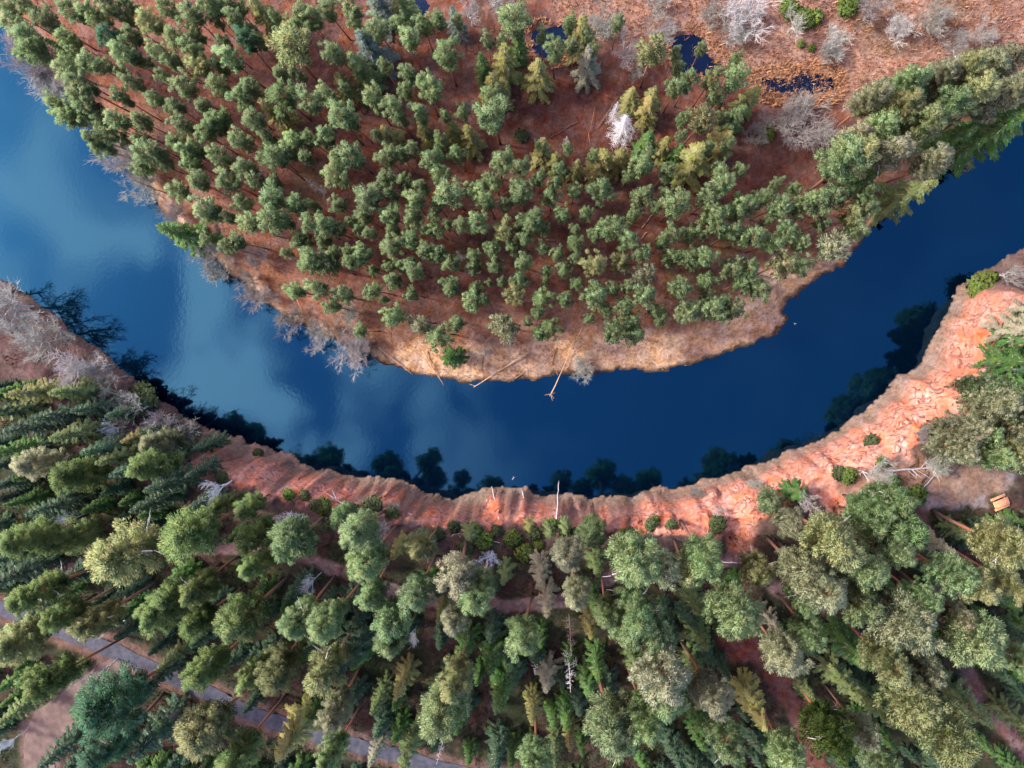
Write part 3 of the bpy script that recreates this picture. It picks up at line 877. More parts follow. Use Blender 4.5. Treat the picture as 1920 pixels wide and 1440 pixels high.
def add_spruces(rows, protos, wd0, h0, hfun, group, g0, kind='spruce_tree'):
    for i, (px, py, s, c) in enumerate(rows):
        sm0 = s * (CAM_H - g0 - 8) / F
        h = hfun(sm0) * rng.uniform(.92, 1.08)
        if g0 > 10 and 540 < px < 1490 and py < 1010:
            h = min(h, 6.0)
        hm = h * .52
        sm = s * (CAM_H - g0 - hm) / F
        x, y, z = settle(px, py, hm)
        o, kids = place(kind, protos[i % len(protos)], x, y, z - .1, sm * 1.3 / wd0, h / h0, 'spruce', group, jitter(SCOL[c]), tilt=(rng.normal() * .015, rng.normal() * .015))
        queue_label(o, px, py, 'spruce', f'{size_word(s, 36, 44, 58)} {TONE[c]}', 'spruce')


add_spruces(parse(SPR_T), SPRUCES, 5.0, 20, lambda m: min(18, 6.0 + m * 1.7), 'spruces of the inner bend', 2)
add_spruces(parse(NSPR_T), SPRUCES, 5.0, 20, lambda m: min(17, 5.5 + m * 1.8), 'spruces on the high bank', 13)

# the smallest pines of the inner bend, past the three hundred: one mass
Vs, Fs, Ns, Ts = [], [], [], []
Vt, Ft = [], []
nb = nbt = 0
for i, (px, py, s, c) in enumerate(small):
    h = min(19, 13 + s * .085) * rng.uniform(.9, 1.05)
    x, y, z = settle(px, py, .8 * h)
    sm = s * (CAM_H - 2 - .8 * h) / F
    tr, cr = PINES[i % len(PINES)]
    a = rng.random() * 6.28
    ca, sa_ = math.cos(a), math.sin(a)
    rotm = np.array([[ca, -sa_, 0], [sa_, ca, 0], [0, 0, 1.0]])
    S = np.array([sm / 3.6, sm / 3.6, h / 17])
    for me, VV, FF, isl in ((cr, Vs, Fs, True), (tr, Vt, Ft, False)):
        v = np.empty(len(me.vertices) * 3, np.float32); me.vertices.foreach_get('co', v); v = v.reshape(-1, 3)
        v = (v * S) @ rotm.T + np.array([x, y, z - .1])
        VV.append(v)
        if isl:
            k = len(v) // 4
            FF.append(np.arange(k * 4).reshape(-1, 4) + nb); nb += len(v)
            cc = v.reshape(-1, 4, 3).mean(1)
            nn = cc - np.array([x, y, z + h * .76]); nn = nn / np.linalg.norm(nn, axis=1, keepdims=True) + rng.normal(size=nn.shape) * .45 + np.array([0, 0, .3])
            Ns.append(np.repeat(nn, 4, 0)); Ts.append(np.repeat(rng.random((k, 3)), 4, 0) * .8 + rng.random() * .2)
        else:
            q = [p.vertices[:] for p in me.polygons]
            FF.append((np.array([p for p in q if len(p) == 4]) + nbt, np.array([p for p in q if len(p) == 3]) + nbt)); nbt += len(v)
if small:
    ms = link('young_pinewood', make_mesh('young_pinewood', np.vstack(Vs), np.vstack(Fs), M_LEAF, np.vstack(Ts), np.vstack(Ns)))
    ms['kind'] = 'stuff'; ms['label'] = 'smallest pine crowns between the larger pines of the inner bend'; ms['category'] = 'pines'
    ms.color = (*PCOL[''], 1)
    mt = link('stems', make_mesh('young_pinewood_stems', np.vstack(Vt), [np.vstack([f[0] for f in Ft]), np.vstack([f[1] for f in Ft if f[1].size])], M_PBARK, smooth=True), ms)

# understorey of young spruces in the gaps of the high bank
taken = [(o.location.x, o.location.y) for o in COL.objects if o.name.startswith(('pine_tree', 'spruce_tree'))]
tk = np.array(taken)
cnt = 0
tries = 0
ROAD = zone([(-160, 1100), (0, 1160), (150, 1202), (240, 1236), (330, 1276), (480, 1345), (620, 1388), (760, 1424), (900, 1462), (1050, 1490)], 13)
SPUR = zone([(262, 1262), (215, 1262), (170, 1300), (110, 1345), (60, 1380), (66, 1480)], 13)
PATH = zone([(60, 1090), (140, 1070), (220, 1020), (300, 1030), (430, 1028), (560, 1042), (640, 1072), (720, 1105), (800, 1125), (880, 1132), (950, 1138), (1060, 1128), (1150, 1082), (1260, 1060), (1340, 1052), (1400, 1052), (1430, 1085), (1470, 1110), (1530, 1110), (1580, 1170), (1640, 1230)], 13)
PATH2 = zone([(1400, 1100), (1380, 1190), (1440, 1240), (1500, 1340), (1540, 1480)], 13)
PATH3 = zone([(1720, 940), (1740, 1010), (1790, 1210), (1850, 1330), (1960, 1450)], 13)
GRAVEL = zone([(1752, 885), (1830, 862), (1912, 868), (1916, 895), (1880, 925), (1850, 948), (1770, 955), (1740, 955), (1716, 935)], 13)


def open_ground(x, y):
    return min(poly_dist(p, np.array([x]), np.array([y]))[0] - w_ for p, w_ in ((ROAD, 3.4), (SPUR, 4.0), (PATH, 2.0), (PATH2, 2.6), (PATH3, 2.0))) < 0 or inside(GRAVEL, np.array([x]), np.array([y]))[0]


while cnt < 280 and tries < 12000:
    tries += 1
    px, py = rng.uniform(-40, 1960), rng.uniform(690, 1480)
    x, y = (float(v) for v in at(px, py, 13))
    z, df, dn, sa, fc = (float(v[0]) for v in terrain(np.array([x]), np.array([y])))
    if dn < 9 or (px > 1500 and py < 960) or open_ground(x, y):
        continue
    if np.min(np.hypot(tk[:, 0] - x, tk[:, 1] - y)) < 2.5:
        continue
    tk = np.vstack([tk, (x, y)])
    s = rng.uniform(2.8, 4.8)
    h = s * rng.uniform(1.7, 2.5)
    o, k = place('young_spruce_tree', YSPR[cnt % 4], x, y, z - .05, s / 3.6, h / 11, 'young spruce', 'young spruces in the gaps of the high bank', jitter(SCOL['d' if rng.random() < .5 else 'g'], .2))
    o['label'] = 'dark young spruce half hidden in the gaps between the tall pines'
    cnt += 1

# ------------------------------------------------------------------ leafless trees and bushes: x, y, size, height, form, tone
BARE_T = '''227,333,72,9,s,w 262,362,50,7,s,w 60,130,80,9,s,v 92,160,60,8,s,v 387,483,60,7,s,w 317,456,44,6,s,v 345,475,40,6,s,v 477,481,46,7,s,w 602,640,50,6,s,v 665,665,56,6,s,v 544,588,36,5,s,v 460,542,44,6,s,v 495,572,50,7,t,v
1090,705,36,4,s,w 960,640,40,5,t,w 905,655,44,5,s,v 880,205,30,9,s,w 1400,30,84,6,s,w 1375,62,50,5,s,w 1490,45,54,6,t,w 1640,25,64,6,s,v 1685,55,50,5,s,w 1750,32,60,6,s,v 1525,238,100,9,s,v 1462,215,66,6,s,v 1500,205,60,5,s,v 1170,100,70,9,t,w
1192,130,50,8,t,v 935,12,60,9,t,w 880,25,56,9,t,w 1570,78,52,4,s,w 1795,78,54,5,s,v 1240,50,60,4,s,v 1130,40,60,4,s,v 1340,25,50,4,s,v 1850,60,50,4,s,v 1225,10,60,5,s,v 650,590,44,6,s,v 
1560,100,40,4,s,v 1420,250,44,5,s,v
70,640,88,11,t,w 30,585,80,10,t,w 135,685,92,11,t,w 180,692,60,9,t,w 235,675,54,8,t,w 20,615,60,9,t,w 333,775,88,13,t,w 222,803,40,8,t,b 407,913,58,10,t,b 707,993,42,9,s,w 920,1047,44,8,t,b 773,1187,38,9,t,b 583,1093,38,10,t,b 547,980,46,9,s,b
177,1267,60,12,t,w 1597,863,52,7,s,w 1513,937,50,8,t,w 1897,513,60,9,t,w 1400,876,30,3,s,w 130,975,44,10,t,b 330,1345,34,7,s,v 20,1390,34,8,t,b 760,930,26,3,s,v 1325,940,30,4,s,w 1720,812,40,5,s,v 1760,870,44,5,s,w 1300,915,30,3,s,v'''
WCOL = {'w': (.36, .355, .325), 'v': (.265, .25, .225), 'b': (.42, .47, .53)}
for i, t in enumerate(BARE_T.split()):
    px, py, s, h, f, c = t.split(',')
    px, py, s, h = float(px), float(py), float(s), float(h)
    x, y, z = settle(px, py, h * .55)
    g0 = z
    sm = s * (CAM_H - g0 - h * .55) / F
    if f == 's':
        o, k = place('bare_shrub', BARES[i % 4], x, y, z - .1, sm / 6, h / 8, 'bare shrub', 'leafless shrubs', jitter(WCOL[c], .08), part_names=('stem', 'twig'))
        queue_label(o, px, py, 'shrub', {'w': 'whitish leafless', 'v': 'greyish-brown leafless', 'b': 'bluish-grey leafless'}[c], 'shrub')
    else:
        o, k = place('bare_tree', BARET[i % 3], x, y, z - .1, sm / 8, h / 12, 'bare tree', 'leafless trees', jitter(WCOL[c], .08), part_names=('trunk', 'twig'))
        queue_label(o, px, py, 'bare tree', {'w': 'whitish', 'v': 'greyish-brown', 'b': 'bluish-grey'}[c], 'leafless tree')

def foot(px, py, h, s, kind, c, col_i, adj, noun):
    x, y = (float(v) for v in at(px, py, 0.6))
    z = max(zof(x, y), .15)
    sm = s
    if kind == 't':
        o, k = place('bare_tree', BARET[col_i % 3], x, y, z - .1, sm / 8, h / 12, 'bare tree', 'leafless trees', jitter(WCOL[c], .08), part_names=('trunk', 'twig'))
    else:
        o, k = place('bare_shrub', BARES[col_i % 4], x, y, z - .1, sm / 6, h / 8, 'bare shrub', 'leafless shrubs', jitter(WCOL[c], .08), part_names=('stem', 'twig'))
    queue_label(o, px, py, noun, adj, noun)


for i, (px, py, h, s, c) in enumerate([(22, 545, 11, 8, 'w'), (62, 575, 12, 9, 'w'), (98, 604, 10, 8, 'w'), (135, 628, 12, 9.5, 'v'), (206, 684, 11, 8, 'w'), (236, 706, 9, 7, 'v'), (292, 756, 11, 9, 'w'), (330, 782, 10, 7, 'v'), (372, 800, 9, 7, 'v')]):
    foot(px, py, h, s, 't', c, i, {'w': 'whitish waterside', 'v': 'greyish-brown waterside'}[c], 'leafless tree')
for i, (px, py, h, s, c) in enumerate([(52, 108, 8, 7, 'w'), (122, 172, 8, 7, 'w'), (240, 300, 8, 7, 'w'), (284, 358, 8, 7, 'w'), (372, 466, 8, 6, 'w'), (420, 506, 6, 5.5, 'v'), (486, 562, 6, 5, 'v'), (548, 608, 6, 5.5, 'v'), (600, 632, 7, 6, 'w'), (668, 662, 7, 6.5, 'w'), (1092, 702, 3.5, 3.5, 'w'), (1790, 306, 4, 4, 'v'), (1830, 282, 4, 4.5, 'v')]):
    foot(px, py, h, s, 's', c, i, {'w': 'whitish shoreline', 'v': 'greyish-brown shoreline'}[c], 'leafless shrub')

# dead trees
for i, (px, py, s, h, lab) in enumerate([(1171, 235, 62, 12, 'big white dead tree with bony branches in the brown clearing'), (588, 346, 27, 12, 'small white snag alone in the pinewood on the inner bend'), (1153, 205, 24, 11, 'thin white snag leaning behind the big dead tree'),
                                         (1067, 1262, 44, 15, 'stark white skeleton tree amid dark spruces on the high bank'), (1003, 1240, 30, 12, 'whitish dead spruce top just beside the white skeleton tree'), (862, 477, 22, 12, 'twisted pale snag among the smallest pines'),
                                         (1062, 262, 18, 6, 'short pale snag standing in the brown clearing'), (1070, 1195, 30, 16, 'thin dead pole with pinkish twigs above the skeleton tree'), (827, 1400, 30, 12, 'white forked dead tree at the bottom edge of the wood')]):
    x, y, z = settle(px, py, h * .6)
    sm = s * (CAM_H - z - h * .6) / F
    o, k = place('dead_tree', SNAGS[0 if i in (0, 2) else 1], x, y, z - .1, sm / 5, h / 15, 'dead tree', None, (.50, .495, .50) if i != 7 else (.3, .22, .2), part_names=('trunk', 'crown'))
    o['label'] = lab

# green bushes
BUSH_T = '''450,880,26,d 540,928,26,g 590,948,28,d 662,958,26,d 735,962,30,d 850,988,26,d 890,992,26,g 930,997,24,d 1075,985,22,d 1180,1000,26,d 270,747,62,d 623,937,34,g 707,943,42,d 907,1013,38,g 960,1010,36,g 983,1037,40,g 1010,1023,20,g 1033,953,28,g 993,957,20,g 1097,953,18,g 1160,975,18,g 1220,982,28,d 1537,867,34,g 1600,817,30,d 1657,867,24,g 1700,797,24,d 1840,537,58,g 483,850,22,d 1690,940,50,g 1720,930,40,g
979,254,28,d 1440,250,30,g 1480,15,36,g 1510,35,40,g 1590,8,44,g 1530,30,30,g 1505,80,14,g 1525,88,14,g 1812,700,44,d 1560,880,30,d 1680,905,26,g 640,915,20,g 505,905,24,d 570,930,24,d 1110,975,22,d 1260,985,24,d 1345,985,36,d 1230,975,20,g 1350,700,1,g 200,780,40,d 360,830,40,d 610,985,30,d 830,985,30,d 870,1030,34,d 1000,1000,30,d 1060,1015,34,d'''
BCOL = {'g': (.085, .135, .022), 'd': (.060, .085, .032)}
for i, t in enumerate(BUSH_T.split()):
    px, py, s, c = t.split(',')
    px, py, s = float(px), float(py), float(s)
    if s < 5:
        continue
    x, y, z = settle(px, py, 1.0)
    sm = s * (CAM_H - z - 1) / F
    o, k = place('green_bush', BUSHES[i % 4], x, y, z - .1, sm / 3.4, min(2.2, .5 + sm * .35) / 2.2, 'bush', 'green bushes', jitter(BCOL[c]), part_names=('stem', 'foliage'))
    queue_label(o, px, py, 'bush', 'bright green leafy' if c == 'g' else 'dull dark green', 'bush')

# ------------------------------------------------------------------ the ground: one sheet
def axis(lo, hi, step, far):
    core = np.arange(lo, hi + step, step)
    ext = []
    d = step; v = hi
    while v < far:
        d *= 1.25; v += d; ext.append(v)
    ext = np.array(ext)
    return np.concatenate([(lo - (ext - hi))[::-1], core, ext])


X = axis(-118, 108, .42, 900); Y = axis(-92, 86, .42, 900)
GX, GY = np.meshgrid(X, Y)
Z, DF, DN, SA, FC = terrain(GX, GY)
WD = LAST_WD


def mixc(a, b, t):
    return a * (1 - t[..., None]) + np.asarray(b) * t[..., None]


n1 = fbm(GX, GY, 6, 4, 101); n2 = fbm(GX, GY, 1.6, 4, 202); n3 = fbm(GX, GY, 14, 3, 303); n4 = fbm(GX, GY, .9, 2, 404)
colr = np.zeros(GX.shape + (3,))
sandy = np.zeros(GX.shape)
# inner bend: needle litter, heather and bare reddish earth
far_c = mixc(mixc(np.broadcast_to(np.array([.175, .066, .040]), colr.shape), (.105, .048, .036), sstep(.38, .62, n1)), (.25, .105, .055), sstep(.55, .75, n2) * .7)
far_c = mixc(far_c, (.085, .085, .035), sstep(.60, .74, n3) * .45)
left = sstep(-30, -75, GX)
far_c = mixc(far_c, (.25, .115, .075), left * .5)
bw = 2.0 + 5.5 * sstep(-34, -20, GX) * (1 - sstep(40, 52, GX)) + (n1 - .5) * 4
beach = 1 - sstep(bw * .75, bw * 1.15 + .5, DF)
far_c = mixc(far_c, (.56, .35, .20), beach)
far_c = mixc(far_c, (.33, .18, .10), beach * sstep(.52, .66, n2) * .7)
far_c = mixc(far_c, (.085, .055, .038), 1 - sstep(.25, .9, DF + (n2 - .5)))
trans = (1 - sstep(bw + 2, bw + 9, DF)) * (1 - beach)
far_c = mixc(far_c, (.30, .145, .085), trans * .6)
MARSH = zone([(1000, -200), (1030, 20), (1100, 80), (1200, 70), (1300, 60), (1350, 140), (1420, 172), (1540, 175), (1600, 200), (1680, 165), (1800, 125), (1960, 75), (2300, -60), (2300, -400), (1000, -400)], 2)
md = poly_dist(np.vstack([MARSH, MARSH[:1]]), GX, GY)
md = np.where(inside(MARSH, GX, GY), md, -md) + (n1 - .5) * 5
marsh = sstep(-1.2, 1.8, md)
mc = mixc(mixc(np.broadcast_to(np.array([.33, .18, .12]), colr.shape), (.20, .10, .068), sstep(.42, .66, n1)), (.40, .25, .17), sstep(.5, .72, n2) * .8)
mc = mixc(mc, (.13, .10, .045), sstep(.62, .75, n3) * .6)
far_c = mixc(far_c, mc, marsh)
for poly, cc, soft in ((zone([(950, 190), (1080, 165), (1150, 190), (1190, 270), (1100, 290), (990, 270)], 2), (.115, .046, .034), 4), (zone([(1365, 235), (1440, 200), (1570, 210), (1545, 300), (1490, 355), (1400, 350)], 2), (.13, .058, .044), 5)):
    pd = poly_dist(np.vstack([poly, poly[:1]]), GX, GY)
    pd = np.where(inside(poly, GX, GY), pd, -pd) + (n1 - .5) * 3
    far_c = mixc(far_c, cc, sstep(-soft / 2, soft / 2, pd) * .8)
# high bank: forest floor, sandstone, slumped foot
near_c = mixc(mixc(np.broadcast_to(np.array([.060, .034, .026]), colr.shape), (.032, .040, .018), sstep(.36, .55, n1)), (.12, .060, .040), sstep(.58, .78, n2) * .6)
lb = 1 - sstep(8, 14, DN)
near_c = mixc(near_c, (.125, .072, .064), lb * (1 - SA))
edge = (1 - sstep(4, 11, DN)) * SA
near_c = mixc(near_c, (.150, .088, .075), edge * .8)
sand = np.clip(SA * 1.25 - .12, 0, 1) * sstep(.02, .14, FC) * (1 - sstep(.2, 1.0, DN - WD - (n2 - .35) * 3.5))
patch = sstep(.46, .58, fbm(GX, GY, 3.4, 4, 505)) * (1 - .75 * sstep(-5, 62, GX))
sandc = mixc(mixc(np.broadcast_to(np.array([.65, .232, .138]), colr.shape), (.70, .285, .185), sstep(.4, .65, n1)), (.55, .165, .085), sstep(.56, .70, n2) * .6)
sandc = mixc(sandc, (.30, .17, .125), sstep(.60, .72, n4) * .35)
sand = sand * (1 - .85 * patch * (1 - sstep(.55, .8, fbm(GX, GY, 2.2, 3, 606)) * .5))
rightmore = sstep(20, 50, GX)
near_c = mixc(near_c, sandc, sand)
foot = (1 - sstep(.10, .34, FC + (n1 - .5) * .5)) * (1 - sstep(2.5, 5.5, DN)) * (1 - .55 * rightmore * sstep(.45, .6, n3))
near_c = mixc(near_c, (.255, .165, .115), foot * (SA > .3) * .9)
near_c = mixc(near_c, (.16, .12, .075), foot * sstep(.5, .65, n2) * .6)
for g, wdt in ((GULLY1, 3.0), (GULLY2, 2.2), (GULLY3, 1.8)):
    gd = poly_dist(g, GX, GY) + (n2 - .5) * 2.2
    near_c = mixc(near_c, sandc, (1 - sstep(wdt * .6, wdt, gd)) * (DN > 1.5) * .95)
for p, wdt, cc in ((PATH, 1.5, (.24, .15, .14)), (PATH2, 2.3, (.17, .062, .045)), (PATH3, 1.6, (.15, .085, .08)), (ROAD, 3.4, (.15, .085, .062)), (SPUR, 4.6, (.15, .095, .08))):
    pdn = poly_dist(p, GX, GY) + (n2 - .5) * 1.6
    near_c = mixc(near_c, cc, (1 - sstep(wdt * .6, wdt, pdn)) * .9)
RED = zone([(1345, 1200), (1370, 1180), (1420, 1195), (1440, 1240), (1390, 1245), (1350, 1235)], 13)
rd = poly_dist(np.vstack([RED, RED[:1]]), GX, GY); rd = np.where(inside(RED, GX, GY), rd, -rd)
near_c = mixc(near_c, (.19, .060, .045), sstep(-1, 1, rd))
EARTH = zone([(1560, 880), (1660, 870), (1720, 850), (1760, 880), (1700, 950), (1600, 960)], 13)
ed = poly_dist(np.vstack([EARTH, EARTH[:1]]), GX, GY); ed = np.where(inside(EARTH, GX, GY), ed, -ed) + (n1 - .5) * 3
near_c = mixc(near_c, (.30, .155, .095), sstep(-1.5, 1.5, ed) * .9 * (1 - sand))
gd = poly_dist(np.vstack([GRAVEL, GRAVEL[:1]]), GX, GY); gd = np.where(inside(GRAVEL, GX, GY), gd, -gd) + (n2 - .5) * 2
near_c = mixc(near_c, mixc(np.broadcast_to(np.array([.30, .24, .23]), colr.shape), (.26, .155, .105), sstep(.42, .6, n1)), sstep(-.6, .8, gd))
sandy = np.where(DF > 0, 0, np.clip(sand * (1 - .7 * foot), 0, 1))
colr = np.where((DF > 0)[..., None], far_c, near_c)
bedc = np.array([.035, .028, .022])
wet = (Z < 0.06)
colr = np.where(wet[..., None], bedc, colr)
colr = colr * (.52 + .36 * n4[..., None])
sk = (.08 + .08 * (1 - sandy) * (DF < 0))[..., None]
colr = colr * (1 - sk) + colr.mean(-1, keepdims=True) * sk

ny, nx = GX.shape
Vg = np.column_stack([GX.ravel(), GY.ravel(), Z.ravel()])
ii = (np.arange(ny - 1)[:, None] * nx + np.arange(nx - 1)[None]).ravel()
Fg = np.column_stack([ii, ii + 1, ii + nx + 1, ii + nx])
m, n, l, b = mat('forest_ground', .95, .05)
a = n.new('ShaderNodeAttribute'); a.attribute_name = 'tone'
t = n.new('ShaderNodeTexCoord')
z1 = n.new('ShaderNodeTexNoise'); z1.inputs['Scale'].default_value = 1.6; z1.inputs['Detail'].default_value = 8; z1.inputs['Roughness'].default_value = .7
z2 = n.new('ShaderNodeTexNoise'); z2.inputs['Scale'].default_value = .45; z2.inputs['Detail'].default_value = 6
l.new(t.outputs['Object'], z1.inputs['Vector']); l.new(t.outputs['Object'], z2.inputs['Vector'])
r1 = n.new('ShaderNodeMapRange'); r1.inputs['From Min'].default_value = .3; r1.inputs['From Max'].default_value = .7; r1.inputs['To Min'].default_value = .55; r1.inputs['To Max'].default_value = 1.42
l.new(z1.outputs['Fac'], r1.inputs['Value'])
h1 = n.new('ShaderNodeHueSaturation')
rs = n.new('ShaderNodeMapRange'); rs.inputs['From Min'].default_value = .3; rs.inputs['From Max'].default_value = .7; rs.inputs['To Min'].default_value = .75; rs.inputs['To Max'].default_value = 1.2
l.new(z2.outputs['Fac'], rs.inputs['Value']); l.new(rs.outputs['Result'], h1.inputs['Saturation'])
l.new(r1.outputs['Result'], h1.inputs['Value']); l.new(a.outputs['Color'], h1.inputs['Color']); l.new(h1.outputs['Color'], b.inputs['Base Color'])
bp = n.new('ShaderNodeBump'); bp.inputs['Strength'].default_value = .8; bp.inputs['Distance'].default_value = .35
l.new(z1.outputs['Fac'], bp.inputs['Height']); l.new(bp.outputs['Normal'], b.inputs['Normal'])
# the bare sandstone: cracks, ledges and washed runnels
sx = n.new('ShaderNodeTexNoise'); sx.noise_type = 'RIDGED_MULTIFRACTAL'
sx.inputs['Scale'].default_value = .42; sx.inputs['Detail'].default_value = 7; sx.inputs['Roughness'].default_value = .62; sx.inputs['Distortion'].default_value = .9
l.new(t.outputs['Object'], sx.inputs['Vector'])
wn = n.new('ShaderNodeTexNoise'); wn.inputs['Scale'].default_value = .30; wn.inputs['Detail'].default_value = 6; wn.inputs['Roughness'].default_value = .6; wn.inputs['Distortion'].default_value = 1.2
l.new(t.outputs['Object'], wn.inputs['Vector'])
ws = n.new('ShaderNodeMath'); ws.operation = 'SUBTRACT'; ws.inputs[1].default_value = .5; l.new(wn.outputs['Fac'], ws.inputs[0])
wa = n.new('ShaderNodeMath'); wa.operation = 'ABSOLUTE'; l.new(ws.outputs[0], wa.inputs[0])
gate = n.new('ShaderNodeMapRange'); gate.inputs['From Min'].default_value = .42; gate.inputs['From Max'].default_value = .62; gate.inputs['To Max'].default_value = .03
l.new(z2.outputs['Fac'], gate.inputs['Value'])
wb = n.new('ShaderNodeMath'); wb.operation = 'ADD'; l.new(wa.outputs[0], wb.inputs[0]); l.new(gate.outputs['Result'], wb.inputs[1])
cr = n.new('ShaderNodeMapRange'); cr.inputs['From Min'].default_value = .006; cr.inputs['From Max'].default_value = .032
l.new(wb.outputs[0], cr.inputs['Value'])
ci = n.new('ShaderNodeMath'); ci.operation = 'SUBTRACT'; ci.inputs[0].default_value = 1.0; l.new(cr.outputs['Result'], ci.inputs[1])
cm = n.new('ShaderNodeMath'); cm.operation = 'MULTIPLY'; l.new(ci.outputs[0], cm.inputs[0]); l.new(a.outputs['Alpha'], cm.inputs[1])
cm2 = n.new('ShaderNodeMath'); cm2.operation = 'MULTIPLY'; cm2.inputs[1].default_value = .12; l.new(cm.outputs[0], cm2.inputs[0])
mxc = n.new('ShaderNodeMix'); mxc.data_type = 'RGBA'; mxc.inputs['B'].default_value = (.20, .075, .045, 1)
l.new(cm2.outputs[0], mxc.inputs['Factor']); l.new(h1.outputs['Color'], mxc.inputs['A']); l.new(mxc.outputs['Result'], b.inputs['Base Color'])
hh = n.new('ShaderNodeMath'); hh.operation = 'MULTIPLY_ADD'; hh.inputs[1].default_value = .9
l.new(sx.outputs['Fac'], hh.inputs[0]); l.new(cr.outputs['Result'], hh.inputs[2])
b2 = n.new('ShaderNodeBump'); b2.inputs['Distance'].default_value = .40
l.new(a.outputs['Alpha'], b2.inputs['Strength']); l.new(hh.outputs[0], b2.inputs['Height']); l.new(bp.outputs['Normal'], b2.inputs['Normal'])
l.new(b2.outputs['Normal'], b.inputs['Normal'])
g = link('ground', make_mesh('ground', Vg, Fg, m, np.dstack([colr, sandy]).reshape(-1, 4), smooth=True))
g['kind'] = 'structure'; g['label'] = 'forest floor, pale beach and orange sandstone bank around the river'

# ------------------------------------------------------------------ water
def water_material(name, rough, tint, deep, fac):
    m = bpy.data.materials.new(name); m.use_nodes = True
    n, l = m.node_tree.nodes, m.node_tree.links
    n.clear()
    o = n.new('ShaderNodeOutputMaterial')
    df = n.new('ShaderNodeBsdfDiffuse'); df.inputs['Color'].default_value = (*deep, 1)
    gl = n.new('ShaderNodeBsdfGlossy'); gl.inputs['Color'].default_value = (*tint, 1); gl.inputs['Roughness'].default_value = rough
    mx = n.new('ShaderNodeMixShader'); mx.inputs[0].default_value = fac
    t = n.new('ShaderNodeTexCoord')
    z = n.new('ShaderNodeTexNoise'); z.inputs['Scale'].default_value = 1.3; z.inputs['Detail'].default_value = 3
    z2 = n.new('ShaderNodeTexNoise'); z2.inputs['Scale'].default_value = .12; z2.inputs['Detail'].default_value = 2
    l.new(t.outputs['Object'], z.inputs['Vector']); l.new(t.outputs['Object'], z2.inputs['Vector'])
    ad = n.new('ShaderNodeMath'); ad.operation = 'MULTIPLY'
    l.new(z.outputs['Fac'], ad.inputs[0]); l.new(z2.outputs['Fac'], ad.inputs[1])
    bp = n.new('ShaderNodeBump'); bp.inputs['Strength'].default_value = .06; bp.inputs['Distance'].default_value = .12
    l.new(ad.outputs[0], bp.inputs['Height']); l.new(bp.outputs['Normal'], gl.inputs['Normal'])
    l.new(df.outputs[0], mx.inputs[1]); l.new(gl.outputs[0], mx.inputs[2]); l.new(mx.outputs[0], o.inputs['Surface'])
    return m


MW = water_material('river_water', .05, (.115, .55, 1.0), (.0001, .0018, .006), .076)
xs = np.linspace(-900, 900, 19); ys = np.linspace(-900, 900, 19)
WX, WY = np.meshgrid(xs, ys)
iw = (np.arange(18)[:, None] * 19 + np.arange(18)[None]).ravel()
wat = link('river_water', make_mesh('river_water', np.column_stack([WX.ravel(), WY.ravel(), np.zeros(WX.size)]), np.column_stack([iw, iw + 1, iw + 20, iw + 19]), MW))
wat['kind'] = 'structure'; wat['label'] = 'dark blue river mirroring the sky and the trees of the high bank'


def blob_sheet(name, px, z, material, label, jig=.8, seed=1):
    p = np.asarray(px, float)
    x, y = at(p[:, 0], p[:, 1], z)
    c = chaikin(np.column_stack([np.append(x, x[0]), np.append(y, y[0])]), 3)[:-1]
    ang = rng.normal(size=len(c)) * jig * .3
    cen = c.mean(0)
    d = c - cen; d /= np.linalg.norm(d, axis=1, keepdims=True)
    c = c + d * ang[:, None]
    V = np.column_stack([c, np.full(len(c), 0.0)])
    V = np.vstack([V, [[cen[0], cen[1], 0]]])
    k = len(c)
    Ft = np.column_stack([np.full(k, k), np.arange(k), (np.arange(k) + 1) % k])
    V[:, 2] = z
    o = link(name, make_mesh(name, V, Ft, material))
    o['kind'] = 'structure'; o['label'] = label
    return o


MP = water_material('pool_water', .06, (.22, .50, 1.0), (.002, .003, .007), .035)
for i, (pp, lab) in enumerate(POOLS):
    cx, cy = np.mean(np.array(pp, float), 0)
    pp = [(cx + (q[0] - cx) * 1.12, cy + (q[1] - cy) * 1.16) for q in pp]
    zz = POOL_LEVEL
    blob_sheet('pool_water', pp, zz, MP, lab)

# ------------------------------------------------------------------ road, spur
def strip(name, line, width, material, label, lift=.06):
    c = chaikin(line, 3)
    seg = np.concatenate([[0], np.cumsum(np.linalg.norm(np.diff(c, axis=0), axis=1))])
    s = np.arange(0, seg[-1], .6)
    P = np.column_stack([np.interp(s, seg, c[:, 0]), np.interp(s, seg, c[:, 1])])
    d = np.gradient(P, axis=0); d /= np.linalg.norm(d, axis=1, keepdims=True)
    nn = np.column_stack([-d[:, 1], d[:, 0]])
    k = 7
    off = np.linspace(-.5, .5, k)
    wv = width * (1 + .12 * (vnoise(s / 3, s * 0, 9) - .5))
    G = P[:, None] + nn[:, None] * (off[None, :, None] * wv[:, None, None])
    zz = np.maximum.reduce([terrain(G[..., 0] + a_, G[..., 1] + b_)[0] for a_, b_ in ((0, 0), (.3, .3), (-.3, .3), (.3, -.3), (-.3, -.3))]) + lift
    V = np.column_stack([G.reshape(-1, 2), zz.ravel()])
    i0 = (np.arange(len(P) - 1)[:, None] * k + np.arange(k - 1)[None]).ravel()
    o = link(name, make_mesh(name, V, np.column_stack([i0, i0 + 1, i0 + k + 1, i0 + k]), material, smooth=True))
    o['kind'] = 'structure'; o['label'] = label
    return o


